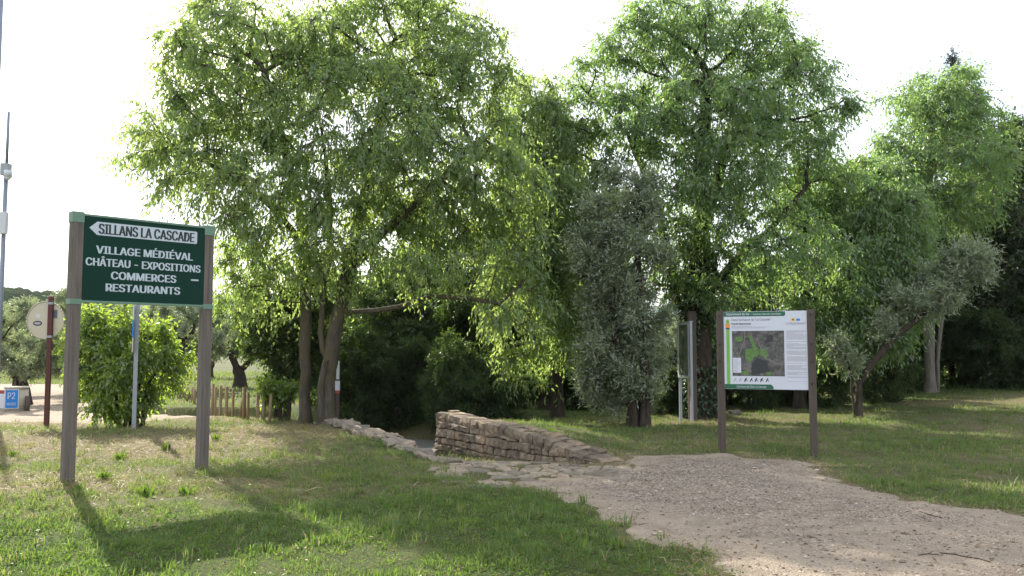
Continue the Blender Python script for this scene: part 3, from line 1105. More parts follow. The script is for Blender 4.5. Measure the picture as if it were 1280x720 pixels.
DK = 'dark evergreen shrubs behind the footpath'
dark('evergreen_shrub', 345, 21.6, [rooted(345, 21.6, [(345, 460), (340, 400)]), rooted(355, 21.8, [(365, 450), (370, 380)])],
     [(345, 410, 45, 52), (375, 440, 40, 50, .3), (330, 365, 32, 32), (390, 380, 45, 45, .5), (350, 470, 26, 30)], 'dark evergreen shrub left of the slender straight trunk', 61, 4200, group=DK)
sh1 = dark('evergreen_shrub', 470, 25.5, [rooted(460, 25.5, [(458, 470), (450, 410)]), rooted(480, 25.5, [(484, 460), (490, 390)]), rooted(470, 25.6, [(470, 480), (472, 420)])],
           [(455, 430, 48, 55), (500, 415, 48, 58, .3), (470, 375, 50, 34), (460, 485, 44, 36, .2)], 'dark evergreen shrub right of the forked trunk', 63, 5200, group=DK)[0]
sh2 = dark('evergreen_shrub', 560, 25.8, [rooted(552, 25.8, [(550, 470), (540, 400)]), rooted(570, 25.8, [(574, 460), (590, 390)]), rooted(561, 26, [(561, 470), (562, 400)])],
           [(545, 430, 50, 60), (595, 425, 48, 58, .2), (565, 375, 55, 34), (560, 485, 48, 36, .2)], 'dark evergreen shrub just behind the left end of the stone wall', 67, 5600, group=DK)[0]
for src, px, d, rz, sc, lab in [
        (sh1, 632, 25.6, 2.1, 0.92, 'dark evergreen shrub left of the sunlit gap behind the wall'),
        (sh2, 415, 27.6, 1.0, 1.0, 'dark evergreen shrub hidden behind the two tree trunks'),
        (sh1, 515, 29.0, 4.0, 1.15, 'dark evergreen shrub deepest behind the footpath'),
        (sh2, 455, 32.0, 0.5, 1.5, 'tallest dark evergreen behind the forked trunk'),
        (sh1, 555, 32.5, 3.0, 1.55, 'tall dark evergreen rising behind the end of the low branch'),
        (sh2, 650, 31.5, 5.0, 1.45, 'tall dark evergreen behind the drooping tree'),
        (sh1, 735, 32.0, 1.2, 1.4, 'tall dark evergreen behind the left side of the silvery olive'),
        (sh1, 442, 23.9, 2.2, 0.72, 'leafy undergrowth just right of the forked trunk foot'),
        (sh2, 503, 24.2, 0.2, 0.74, 'leafy undergrowth where the footpath bends away'),
        (sh1, 562, 22.4, 4.9, 0.62, 'leafy undergrowth right behind the top of the stone wall'),
        (sh2, 612, 21.9, 3.4, 0.60, 'leafy undergrowth behind the middle of the stone wall'),
        (sh2, 728, 24.6, 2.6, 0.55, 'low dark shrub left of the silvery olive trunk'),
        (sh1, 905, 26.5, 5.5, 0.62, 'low dark shrub behind the left post of the information panel'),
        (sh2, 960, 27.0, 0.7, 0.50, 'low dark shrub behind the middle of the information panel'),
        (sh1, 770, 26.0, 3.3, 0.72, 'dark shrub behind the silvery olive trunk'),
        (sh2, 885, 25.2, 4.4, 0.5, 'low shrub hugging the ivy-covered trunk on its right'),
        (sh1, 1000, 26.5, 1.6, 0.55, 'low dark shrub behind the right post of the information panel'),
        (sh2, 1075, 28.0, 5.9, 0.85, 'dark shrub behind the small leaning olive trunk'),
        (sh2, 1115, 27.0, 3.6, 0.95, 'dark shrub between the leaning olive and the pale twin trunks'),
        (sh2, 838, 23.0, 1.3, 0.40, 'low leafy clump left of the metal notice board foot'),
        (sh1, 940, 24.2, 2.4, 0.50, 'low leafy clump seen under the left half of the information panel'),
        (sh2, 985, 24.8, 5.2, 0.50, 'low leafy clump seen under the right half of the information panel'),
        (sh1, 1045, 23.6, 0.8, 0.55, 'low leafy clump just left of the leaning olive trunk'),
        (sh2, 1100, 24.0, 3.1, 0.60, 'low leafy clump just right of the leaning olive trunk'),
        (sh1, 1150, 28.5, 0.9, 0.9, 'dark shrub directly behind the pale twin trunks'),
        (sh2, 1232, 26.8, 4.7, 0.75, 'lower dark shrub in front of the dark oaks near the right edge'),
        (sh1, 1200, 29.0, 2.9, 1.15, 'dark shrub right of the pale twin trunks'),
        (sh2, 1262, 28.0, 1.9, 1.15, 'dark shrub at the right edge of the picture'),
        (sh1, 1310, 26.0, 0.3, 1.1, 'dark shrub cut by the right edge of the picture')]:
    x = (px - 640) / FPX * d
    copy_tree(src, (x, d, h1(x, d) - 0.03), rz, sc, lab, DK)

# holm oaks of the dark wood, right
OAK = 'dark oaks of the wood on the right'
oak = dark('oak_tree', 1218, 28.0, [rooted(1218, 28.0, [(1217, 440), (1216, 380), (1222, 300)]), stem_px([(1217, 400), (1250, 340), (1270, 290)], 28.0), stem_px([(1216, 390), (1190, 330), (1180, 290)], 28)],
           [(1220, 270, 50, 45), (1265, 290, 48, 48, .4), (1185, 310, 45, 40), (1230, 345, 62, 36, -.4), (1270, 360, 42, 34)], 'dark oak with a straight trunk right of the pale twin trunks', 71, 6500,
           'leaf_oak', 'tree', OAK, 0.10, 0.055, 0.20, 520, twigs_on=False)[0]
for px, d, rz, sc, lab in [(1262, 26.5, 2.0, 0.92, 'dark oak at the right edge behind the grass bank'),
                           (1120, 30, 4.2, 0.95, 'dark oak behind the lower leafy tree, left of the pale trunks'),
                           (1330, 28.5, 1.1, 1.15, 'dark oak cut by the right edge of the picture'),
                           (1040, 36, 3.0, 0.85, 'oak far behind the lower leafy tree'),
                           (930, 40, 5.1, 0.9, 'oak far behind the information panel'),
                           (1290, 34, 5.6, 1.45, 'tall greyish oak rising at the right edge'),
                           (1283, 29.5, 3.9, 1.34, 'tallest dark oak filling the right edge'),
                           (1238, 31.5, 0.4, 1.25, 'dark oak filling the space behind the tall pale-trunked tree')]:
    x = (px - 640) / FPX * d
    copy_tree(oak, (x, d, h1(x, d) - 0.03), rz, sc, lab, OAK)

# conifer behind
b = base_at(1203, 33.0)
zt = P(1203, 66, 33)[2]
cb = []
for i in range(14):
    t = i / 13
    z = zt * (0.38 + 0.62 * t)
    rr = 2.3 * (1 - t) ** 0.8 + 0.22
    cb.append((b[0] + random.uniform(-.3, .3) * (1 - t), 33 + random.uniform(-.3, .3), z, rr, rr, 0.42))
build_tree('conifer_tree', b, [[(b[0], 33, b[2] - .1), (b[0], 33, zt * .6), (b[0] + .1, 33, zt)]], cb, {'label': 'dark pointed conifer rising behind the tall pale-trunked tree', 'cat': 'conifer', 'twigs': False}, 81, M['bark_dark'],
           root_r=0.22, n_attr=520, twigs=5200, lpt=9, L=0.11, W=0.028, droop=0.0, twig_len=0.3, leafm=M['needle'], lift=0.2, step=0.3)

# bright green bush behind the sign
b = base_at(160, 18.4)
build_tree('leafy_bush', b, [rooted(150 + 7 * i, 18.4 + 0.1 * (i % 3), [(145 + 9 * i, 490), (115 + 22 * i, 445), (110 + 24 * i, 415)]) for i in range(5)],
           px_blobs([(130, 425, 40, 30), (175, 450, 50, 40, -.2), (140, 400, 34, 18), (215, 445, 26, 20), (235, 452, 10, 14), (150, 492, 50, 24), (190, 412, 26, 16), (110, 455, 36, 34), (205, 475, 24, 22)], 18.4),
           {'label': 'bright green leafy bush behind the green direction sign', 'cat': 'bush'}, 91, M['bark_dark'], root_r=0.05, n_attr=620, twigs=2700, lpt=7, L=0.095, W=0.050, droop=0.5,
           twig_len=0.34, leafm=M['leaf_bush'], step=0.2, dk=0.28, rtip=0.005)
b = base_at(352, 20.6)
build_tree('leafy_bush', b, [rooted(352, 20.6, [(350, 505), (345, 495)]), rooted(360, 20.6, [(362, 505), (366, 490)])],
           px_blobs([(352, 500, 14, 16), (362, 512, 12, 10), (340, 490, 8, 12)], 20.6),
           {'label': 'small sunlit bush between the last bollard and the straight trunk', 'cat': 'bush'}, 92, M['bark_dark'], root_r=0.025, n_attr=120, twigs=420, lpt=7, L=0.10, W=0.055, droop=0.4,
           twig_len=0.25, leafm=M['leaf_bush'], step=0.12, dk=0.16, rtip=0.004)

# ivy on the dome tree's trunk
rng = np.random.default_rng(5)
tn_ = np.where((TBR > 0.16) & (TBN[:, 2] < 4.2) & (TBP >= 0))[0]
pick = rng.choice(tn_, 5200)
t = rng.uniform(0, 1, len(pick))[:, None]
pc = TBN[pick] * (1 - t) + TBN[TBP[pick]] * t
ang = rng.uniform(0, 2 * np.pi, len(pick))
od = np.stack([np.cos(ang), np.sin(ang), 0 * ang], 1)
ip = pc + od * (TBR[pick] + rng.uniform(0.0, 0.12, len(pick)))[:, None]
kp = (wav(ip[:, 0] * 3 + ip[:, 1] * 3, ip[:, 2], 1.6, 6) > -0.25) | (ip[:, 2] < 1.3)
ip, od = ip[kp], od[kp]
LV, LF, LR = leaves(ip - np.array(tb.location), od * 0.5 + np.array([0, 0, -0.7]) + rng.normal(0, .3, ip.shape), rng.uniform(0, 1, len(ip)), 0.09, 0.08, rng, 0.3)
obj('ivy', mesh_np('ivy', LV, LF, M['ivy'], False, {'rnd': LR}), tb)

# far trees closing the view between the trunks
woods = []
FW = 'distant trees beyond the meadow'
fw = dark('distant_tree', 700, 70, [rooted(700, 70, [(700, 440), (700, 425)])], [(700, 415, 40, 22), (675, 425, 30, 18), (728, 422, 32, 20), (700, 438, 45, 12)],
          'distant tree beyond the meadow', 95, 3000, 'leaf_oak', 'tree', FW, 0.30, 0.20, 0.25, 200, 6, step=0.6, thin=0.06)[0]
k = 0
names = ['first', 'second', 'third', 'fourth', 'fifth', 'sixth', 'seventh', 'eighth', 'ninth', 'tenth', 'eleventh', 'twelfth', 'thirteenth', 'fourteenth']
spots = [(420, 74), (480, 66), (545, 78), (600, 70), (655, 82), (760, 76), (815, 68), (870, 80), (925, 72), (985, 78), (1045, 84), (1100, 72), (1160, 66), (1230, 60)]
fw['label'] = 'seventh distant tree from the left beyond the meadow'
order = sorted(spots + [(700, 70)])
for px, d in spots:
    i = order.index((px, d))
    nm = (names + ['fifteenth'])[i]
    x = (px - 640) / FPX * d
    copy_tree(fw, (x, d, -0.1), k * 1.7, 0.85 + 0.35 * ((k * 37) % 10) / 10, '%s distant tree from the left beyond the meadow' % nm, FW)
    k += 1
fw['label'] = '%s distant tree from the left beyond the meadow' % (names + ['fifteenth'])[order.index((700, 70))]


# ------------------------------------------------------------------ stones
def rough_stone(name, m, seed, sx, sy, sz, lump=0.16):
    """rounded irregular block with 48 triangles"""
    rg = np.random.default_rng(seed)
    bm = bmesh.new()
    bmesh.ops.create_cube(bm, size=1.0)
    bmesh.ops.subdivide_edges(bm, edges=bm.edges[:], cuts=1, use_grid_fill=True)
    for v in bm.verts:
        c = np.array(v.co)
        k = (np.abs(c) > 0.4).sum()
        f = {1: 1.0, 2: 0.97, 3: 0.92}[int(k)] if k else 1.0
        c = c * f + rg.normal(0, lump * 0.3, 3)
        v.co = Vector((c[0] * sx, c[1] * sy, c[2] * sz))
    me = bpy.data.meshes.new(name)
    bm.to_mesh(me)
    bm.free()
    me.materials.append(m)
    return me


def clip_cell(poly, p, q):
    """keep the part of poly nearer p than q"""
    mx, my = (p[0] + q[0]) / 2, (p[1] + q[1]) / 2
    nx_, ny_ = q[0] - p[0], q[1] - p[1]
    out = []
    for i in range(len(poly)):
        a, b = poly[i], poly[(i + 1) % len(poly)]
        da = (a[0] - mx) * nx_ + (a[1] - my) * ny_
        db = (b[0] - mx) * nx_ + (b[1] - my) * ny_
        if da <= 0:
            out.append(a)
        if (da < 0 < db) or (db < 0 < da):
            t = da / (da - db)
            out.append((a[0] + t * (b[0] - a[0]), a[1] + t * (b[1] - a[1])))
    return out


def voronoi(seeds, bound_of):
    cells = []
    S = np.array(seeds)
    for i, p in enumerate(seeds):
        poly = bound_of(i)
        d = np.hypot(S[:, 0] - p[0], S[:, 1] - p[1])
        for j in np.argsort(d)[1:22]:
            poly = clip_cell(poly, p, seeds[j])
            if len(poly) < 3:
                break
        cells.append(poly)
    return cells


def shrink(poly, g):
    c = np.mean(poly, 0)
    out = []
    for p in poly:
        v = np.array(p) - c
        L_ = np.hypot(*v)
        out.append(tuple(c + v * max(0.3, 1 - g / max(L_, 1e-6))))
    return out


def chaikin(poly, t=0.22):
    out = []
    for i in range(len(poly)):
        a, b = np.array(poly[i]), np.array(poly[(i + 1) % len(poly)])
        out += [tuple(a + (b - a) * t), tuple(a + (b - a) * (1 - t))]
    return out


def area(p):
    return 0.5 * sum(p[i][0] * p[(i + 1) % len(p)][1] - p[(i + 1) % len(p)][0] * p[i][1] for i in range(len(p)))


def cell_stone(name, poly, to3, depth, proud, m, parent, rg, gap=0.008):
    """a stone from a flat cell: to3(u, v, w) maps into the thing, w outward"""
    p = chaikin(shrink(poly, gap), 0.13)
    if area(p) < 0:
        p = p[::-1]
    q = shrink(p, 0.018)
    n = len(p)
    V = [to3(a, b_, -depth) for a, b_ in p] + [to3(a, b_, proud * 0.45 + rg.normal(0, .003)) for a, b_ in p] + [to3(a, b_, proud + rg.normal(0, .005)) for a, b_ in q]
    c = np.mean(q, 0)
    V.append(to3(c[0], c[1], proud + 0.004 + rg.normal(0, .006)))
    faces = []
    for i in range(n):
        j = (i + 1) % n
        faces += [(i, j, n + j, n + i), (n + i, n + j, 2 * n + j, 2 * n + i), (2 * n + i, 2 * n + j, 3 * n)]
    me = bpy.data.meshes.new(name)
    me.from_pydata([tuple(v) for v in V], [], faces)
    me.materials.append(m)
    return obj(name, me, parent)


# --- dry stone wall
WL = np.array(WALL[::-1])                    # from the high left end to the low right end
seg_l = np.hypot(*(WL[1:] - WL[:-1]).T)
cum = np.concatenate([[0], np.cumsum(seg_l)])
WLEN = cum[-1]


def wall_pt(u):
    x = np.interp(u, cum, WL[:, 0])
    y = np.interp(u, cum, WL[:, 1])
    e = 0.05
    dx = np.interp(min(u + e, WLEN), cum, WL[:, 0]) - np.interp(max(u - e, 0), cum, WL[:, 0])
    dy = np.interp(min(u + e, WLEN), cum, WL[:, 1]) - np.interp(max(u - e, 0), cum, WL[:, 1])
    l_ = math.hypot(dx, dy)
    tx, ty = dx / l_, dy / l_
    return x, y, tx, ty                      # outward (to the path) is (ty,-tx)?


def wall_top(u):
    return float(np.interp(u / WLEN, [0, 0.12, 0.3, 0.5, 0.7, 0.85, 1.0], [0.46, 0.455, 0.42, 0.37, 0.27, 0.15, 0.02]))


def wall_bot(u):
    x, y, tx, ty = wall_pt(u)
    return float(zpath(x, y)) - 0.05


wroot = empty('stone_wall', (0, 0, 0))
tag(wroot, 'dry stone wall of ochre blocks sinking to the gravel on its right', 'wall')


def wmap(u, v, w):
    x, y, tx, ty = wall_pt(u)
    ox, oy = ty, -tx                          # outward normal
    if ox * -1 + oy * -1 < 0:
        ox, oy = -ox, -oy
    return (x + ox * (w + 0.02) + (u - min(max(u, 0), WLEN)) * tx, y + oy * (w + 0.02) + (u - min(max(u, 0), WLEN)) * ty, v)


rg = np.random.default_rng(23)
COPE = 0.13


def course(k, u):
    """height of the k-th bed joint, a little wavy"""
    return -0.52 + beds[k] + 0.016 * float(wav(np.array(u * 2.1 + k * 7.3), np.array(k * 3.7), 1.3, 5)) + 0.010 * float(wav(np.array(u * 7 + k * 3.1), np.array(k * 1.7), 1.3, 15))


beds = [0.0]
while beds[-1] < 1.1:
    beds.append(beds[-1] + rg.uniform(0.10, 0.19))
for k in range(len(beds) - 1):
    u = -0.02 - rg.uniform(0, .1)
    while u < WLEN - 0.02:
        w_ = rg.uniform(0.12, 0.36)
        t0, t1 = rg.normal(0, .014), rg.normal(0, .014)
        ua, ub = max(u, -0.02), min(u + w_, WLEN)
        u += w_
        if ub - ua < 0.06:
            continue
        um = (ua + ub) / 2

        def lim(uu, z):
            q_ = min(max(uu, 0), WLEN)
            return max(wall_bot(q_), min(z, wall_top(q_) - (COPE if q_ < WLEN * 0.75 else 0.02)))
        rows = [(0.0, 1.0)]
        if rg.uniform() < 0.16:
            c_ = rg.uniform(.35, .65)
            rows = [(0.0, c_), (c_, 1.0)]
        for f0, f1 in rows:
            zz0 = [course(k, q_) * (1 - f0) + course(k + 1, q_) * f0 for q_ in (ua, um, ub)]
            zz1 = [course(k, q_) * (1 - f1) + course(k + 1, q_) * f1 for q_ in (ua, um, ub)]
            poly = [(ua, lim(ua, zz0[0])), (um, lim(um, zz0[1] + rg.normal(0, .006))), (ub, lim(ub, zz0[2])), (ub + t1, lim(ub, zz1[2])), (um, lim(um, zz1[1] + rg.normal(0, .006))), (ua + t0, lim(ua, zz1[0]))]
            if area(poly) > 0.003 and poly[4][1] - poly[1][1] > 0.03:
                cell_stone('stone', poly, wmap, 0.12, 0.015 + rg.uniform(0, 0.035), M['stone'], wroot, rg, gap=0.009)
# left end face of the wall
x, y, tx, ty = wall_pt(0.0)
ex_, ey_ = -tx, -ty                            # pointing away from the wall along its axis
bx, by = wmap(0, 0, -0.0)[0] - x, wmap(0, 0, -0.0)[1] - y
bl = math.hypot(bx, by)
bx, by = -bx / bl, -by / bl                    # into the bank
TH = 0.46
v = wall_bot(0)
while v < wall_top(0) - COPE - 0.03:
    h_ = min(rg.uniform(0.15, 0.22), wall_top(0) - COPE - v)
    cut = rg.uniform(0.16, 0.3)
    for a, b_ in ((0.0, cut), (cut, TH)):
        poly = [(a, v), (b_, v), (b_, v + h_), (a, v + h_)]
        cell_stone('stone', poly, lambda p, q, w: (x + bx * p + ex_ * (w + .01), y + by * p + ey_ * (w + .01), q), 0.1, 0.03, M['stone'], wroot, rg)
    v += h_
# coping stones, blocks right across the wall
u = -0.03
while u < WLEN * 0.97:
    w_ = rg.uniform(0.15, 0.30)
    um = min(u + w_ / 2, WLEN)
    xx, yy, tx, ty = wall_pt(um)
    hh = COPE + rg.uniform(0.02, 0.06)
    two = rg.uniform() < 0.45
    parts = ((0.0, TH * rg.uniform(.5, .65)), (None, TH)) if two else ((0.0, TH),)
    last = 0.0
    for a, b_ in parts:
        a = last if a is None else a
        last = b_
        me = rough_stone('stone', M['stone'], int(rg.integers(1e6)), w_ * 1.0, (b_ - a) * 1.02, hh, 0.13)
        o = obj('stone', me, wroot)
        mid = (a + b_) / 2 - 0.035
        o.location = (xx + bx * mid, yy + by * mid, wall_top(um) - hh * 0.42 + rg.normal(0, 0.008) + (0.02 if a > 0 else 0))
        slope = (wall_top(min(um + .1, WLEN)) - wall_top(max(um - .1, 0))) / 0.2
        o.rotation_euler = (rg.normal(0, .05), -math.atan(slope), math.atan2(ty, tx) + rg.normal(0, .05))
    u += w_
# earth core
mbv, mbf = [], []
us = np.linspace(0, WLEN, 20)
for a in us:
    for (p, q) in ((-0.03, 0), (TH, 0), (TH, 1), (-0.03, 1)):
        xx, yy, _, _ = wall_pt(a)
        p2_ = 0.045 if p < 0 else p
        mbv.append((xx + bx * p2_, yy + by * p2_, wall_top(a) - 0.10 if q else -0.7))
for i in range(19):
    for j in range(4):
        k2 = (j + 1) % 4
        mbf.append((i * 4 + j, i * 4 + k2, i * 4 + 4 + k2, i * 4 + 4 + j))
mbf += [(3, 2, 1, 0), (76, 77, 78, 79)]
me = bpy.data.meshes.new('earth_core')
me.from_pydata(mbv, [], mbf)
me.materials.append(M['mortar'])
obj('earth_core', me, wroot)

# --- low kerb wall of pale slabs on the left of the path
kroot = empty('kerb_wall', (0, 0, 0))
tag(kroot, 'low line of pale flat stones running from the forked trunk to the path', 'wall')
KL = np.array(KERB)
kc = np.concatenate([[0], np.cumsum(np.hypot(*(KL[1:] - KL[:-1]).T))])
for layer in range(3):
    u = 0.15 * layer
    while u < kc[-1] + 0.05:
        w_ = rg.uniform(0.18, 0.42)
        um = min(u + w_ / 2, kc[-1])
        xx, yy = np.interp(um, kc, KL[:, 0]), np.interp(um, kc, KL[:, 1])
        e = 0.1
        dx = np.interp(min(um + e, kc[-1]), kc, KL[:, 0]) - np.interp(max(um - e, 0), kc, KL[:, 0])
        dy = np.interp(min(um + e, kc[-1]), kc, KL[:, 1]) - np.interp(max(um - e, 0), kc, KL[:, 1])
        zt_ = float(zbase(np.array(xx), np.array(yy))) + np.interp(um, [0, 1.2, 3, kc[-1]], [-0.05, -0.01, 0.04, 0.08])
        zz_ = zt_ - layer * 0.11
        if layer == 0 or zz_ > float(zpath(xx, yy)) - 0.05:
            o = obj('stone', rough_stone('stone', M['stone_pale'], int(rg.integers(1e6)), w_, rg.uniform(0.30, 0.42), rg.uniform(0.08, 0.14), 0.30), kroot)
            ln = math.hypot(dx, dy)
            o.location = (xx + dy / ln * 0.03 + rg.normal(0, .02), yy - dx / ln * 0.03 + rg.normal(0, .02), zz_ - 0.02)
            o.rotation_euler = (rg.normal(0.0, 0.14), rg.normal(-0.14, 0.13), math.atan2(dy, dx) + rg.normal(0, 0.15))
        u += w_ * 0.92

# --- crazy paving
proot = empty('paving', (0, 0, 0))
tag(proot, 'worn pale crazy paving between the wall and the gravel', kind='structure')
seeds = []
x0, y0 = APRON.min(0)
x1, y1 = APRON.max(0)
tries = 0
while tries < 3000:
    tries += 1
    p = (rg.uniform(x0, x1), rg.uniform(y0, y1))
    if sdf_poly(np.array([p[0]]), np.array([p[1]]), APRON)[0] < 0.02 and all((p[0] - s[0]) ** 2 + ((p[1] - s[1]) * 0.8) ** 2 > 0.20 ** 2 for s in seeds):
        seeds.append(p)


def pbnd(i):
    a, b_ = seeds[i]
    return [(a - .3, b_ - .3), (a + .3, b_ - .3), (a + .3, b_ + .3), (a - .3, b_ + .3)]


for c in voronoi(seeds, pbnd):
    cc = np.mean(c, 0)
    if rg.uniform() < 0.16:
        continue
    zc = h1(cc[0], cc[1])
    zs = {}
    cell_stone('paving_stone', c, lambda p, q, w: (p, q, (float(zpath(p, q)) if q > 12.4 else h1(p, q)) + w), 0.05, 0.012 + rg.uniform(0, .014), M['stone_grey'], proot, rg, gap=0.018)

# ------------------------------------------------------------------ the green direction sign
pl, pr_ = G(84, 605), G(252, 588)
dv = pr_ - pl
sroot = empty('direction_sign', (pl[0], pl[1], 0), math.atan2(dv[1], dv[0]))
tag(sroot, 'dark green direction sign board with white lettering on two wooden posts', 'sign')
SW = float(np.hypot(dv[0], dv[1]))           # between post centres
zl, zr = h1(pl[0], pl[1]), h1(pr_[0], pr_[1])
PH, PT = 0.066, 3.30                          # half post width, top of the posts
for xc, zg in ((0.0, zl), (SW, zr)):
    mb = MB().box(xc - PH, xc + PH, -PH, PH, zg - 0.3, PT, 0.008)
    mb.build('post', M['wood_grey'], sroot)
BB, BT = 2.24, 3.29                           # board bottom and top
bx0, bx1 = PH + 0.004, SW - PH - 0.004
MB().box(bx0, bx1, -PH + 0.004, -PH + 0.034, BB, BT).build('board', M['green_board'], sroot)
MB().box(bx0, bx1, -PH - 0.004, PH * 0.2, BT + .001, BT + 0.026).build('top_rail', M['green_pale'], sroot)
MB().box(bx0, bx1, -PH - 0.004, PH * 0.2, BB - 0.027, BB - .001).build('bottom_rail', M['green_pale'], sroot)
for xc in (0.0, SW):
    MB().box(xc - PH - .007, xc + PH + .007 - (0 if xc else 0.004), -PH - .007, PH + .007, PT - 0.10, PT + 0.035, 0.006).build('cap', M['green_pale'], sroot)
    MB().box(xc - PH - .007, xc + PH + .007 - (0 if xc else 0.004), -PH - .007, PH + .007, BB - 0.055, BB + 0.012, 0.004).build('bracket', M['green_pale'], sroot)
for xb in (bx0 + .03, (bx0 + bx1) / 2, bx1 - .03):
    for zb in (BB + .03, BT - .03):
        MB().cyl((xb, -PH + .004, zb), (xb, -PH - .002, zb), 0.009, n=8).build('bolt', M['bolt'], sroot)
bw, bh = bx1 - bx0, BT - BB
yf = -PH + 0.004


def U(s):
    return bx0 + s * bw


def Vv(t):
    return BT - t * bh


ar = 0.05
pts = [(U(.038), Vv(.135)), (U(.098), Vv(.215)), (U(.920), Vv(.215)), (U(.930), Vv(.205)), (U(.930), Vv(.065)), (U(.920), Vv(.055)), (U(.098), Vv(.055))]
arrow = MB().poly_xz(pts, yf - 0.003, yf + 0.001).build('arrow_panel', M['white_letter'], sroot)
text_mesh('lettering', 'SILLANS LA CASCADE', M['black_letter'], arrow, U(.112), U(.902), Vv(.196), Vv(.076), yf - 0.0045, 0.042)
for s, a, b_, t0, t1 in [('VILLAGE MÉDIÉVAL', .098, .893, .434, .342), ('CHÂTEAU - EXPOSITIONS', .022, .965, .584, .492),
                         ('COMMERCES', .220, .752, .734, .642), ('RESTAURANTS', .182, .788, .882, .790)]:
    text_mesh('lettering', s, M['white_letter'], sroot, U(a), U(b_), Vv(t0), Vv(t1), yf - 0.002, 0.034)
MB().box(U(.886), U(.952), yf - 0.003, yf, Vv(.695), Vv(.675)).build('dash_mark', M['white_letter'], sroot)

# ------------------------------------------------------------------ the information panel
pl, pr_ = G(903, 567), G(1018, 572)
dv = pr_ - pl
iroot = empty('information_panel', (pl[0], pl[1], 0), math.atan2(dv[1], dv[0]))
tag(iroot, 'white information panel with an aerial map between two brown wooden posts', 'information panel')
IW = float(np.hypot(dv[0], dv[1]))
PH = 0.055
for xc, q in ((0.0, pl), (IW, pr_)):
    po = MB().box(xc - PH, xc + PH, -PH, PH, h1(q[0], q[1]) - 0.3, 2.25, 0.007).build('post', M['wood_brown'], iroot)
    for zb in (2.17, 1.72, 1.45, 1.12):
        MB().cyl((xc, -PH + .002, zb), (xc, -PH - .008, zb), 0.016, n=8).build('bolt', M['bolt'], po)
bx0, bx1, BB, BT = PH + .003, IW - PH - .003, 1.02, 2.235
yf = -0.035
brd = MB().box(bx0, bx1, yf, yf + 0.03, BB, BT, 0.003).build('board', M['panel_white'], iroot)
ibw, ibh = bx1 - bx0, BT - BB


def IX(p):
    return bx0 + (p - 70) / 638 * ibw


def IZ(p):
    return BT - (p - 36) / 600 * ibh


def patch(name, m, pts, k=1, parent=None):
    return MB().poly_xz([(IX(a), IZ(b_)) for a, b_ in pts], yf - 0.0015 * k, yf - 0.0015 * k + 0.001).build(name, m, parent or iroot)


hd = patch('header_band', M['print_green'], [(72, 74), (538, 74), (547, 66), (547, 38), (72, 38)])
text_mesh('lettering', 'Département du Var -', M['panel_white'], hd, IX(92), IX(290), IZ(64), IZ(46), yf - .003, 0.02)
text_mesh('lettering', 'Espaces Naturels Sensibles', M['panel_white'], hd, IX(302), IX(515), IZ(63), IZ(49), yf - .003)
ft = patch('footer_band', M['print_green'], [(72, 634), (448, 634), (448, 616), (430, 598), (72, 598)])
text_mesh('lettering', 'Commune de Sillans la Cascade', M['panel_white'], ft, IX(165), IX(392), IZ(625), IZ(608), yf - .003)
text_mesh('lettering', 'Coeur de Nature de "La Cascade"', M['print_dark'], iroot, IX(132), IX(437), IZ(108), IZ(90), yf - .0015)
text_mesh('lettering', 'Propriété départementale', M['print_dark'], iroot, IX(132), IX(285), IZ(137), IZ(123), yf - .0015, 0.02)
patch('colour_stripe', M['print_lime'], [(90, 600), (116, 600), (116, 170), (90, 170)])
em = patch('emblem', M['print_lime'], [(90, 120), (92, 130), (114, 130), (116, 108), (110, 95), (96, 95), (90, 108)])
patch('emblem_orange', M['print_orange'], [(86, 165), (120, 165), (120, 130), (86, 130)], 1, em)
patch('emblem_navy', M['print_navy'], [(84, 172), (122, 172), (112, 160), (94, 160)], 2, em)
mp_ = patch('aerial_map', M['map'], [(135, 535), (535, 535), (535, 186), (135, 186)])
for pts in ([(158, 265), (190, 270), (222, 262), (215, 232), (160, 232)], [(262, 225), (280, 215), (300, 255), (318, 300), (345, 340), (340, 370), (300, 390), (275, 430), (250, 425), (235, 385), (240, 330), (300, 320), (280, 270)],
            [(345, 370), (392, 405), (415, 375), (402, 335), (380, 320), (352, 330)], [(200, 522), (262, 526), (258, 498), (240, 488), (205, 505)], [(395, 528), (434, 528), (432, 502), (396, 502)]):
    patch('green_area', M['map_green'], pts if area([(a, -b_) for a, b_ in pts]) > 0 else pts[::-1], 2, mp_)
for pts in ([(330, 240), (352, 300), (400, 400), (450, 418), (500, 440), (535, 450), (535, 455), (498, 446), (446, 424), (395, 406), (346, 302), (326, 242)], [(235, 190), (228, 260), (205, 320), (180, 390), (186, 391), (212, 320), (235, 262), (241, 190)], [(480, 520), (510, 470), (500, 440), (505, 438), (516, 470), (486, 522)]):
    patch('road_line', M['print_road'], pts if area([(a, -b_) for a, b_ in pts]) > 0 else pts[::-1], 3, mp_)
for pts, m_ in (([(280, 528), (420, 500), (400, 420), (330, 395), (285, 440)], 'print_dark'), ([(380, 280), (450, 270), (455, 225), (430, 215)], 'print_dark')):
    patch('wood_area', M[m_], pts if area([(a, -b_) for a, b_ in pts]) > 0 else pts[::-1], 1.5, mp_)
patch('legend', M['panel_white'], [(140, 510), (202, 510), (202, 394), (140, 394)], 2, mp_)
mb = MB()
rr2 = random.Random(4)
for k in range(11):
    mb.box(IX(148), IX(170 + rr2.random() * 26), yf - .0045, yf - .0035, IZ(502 - k * 9.6), IZ(499 - k * 9.6))
mb.build('printed_text', M['print_grey'], mp_)
mb = MB()
zz = 186
while zz < 545:
    if zz in (258, 366, 450):
        zz += 12
    mb.box(IX(552), IX(700 if rr2.random() < .75 else 600 + rr2.random() * 90), yf - .0015, yf - .0005, IZ(zz + 2.6), IZ(zz))
    zz += 6.5 if rr2.random() < 0.88 else 17
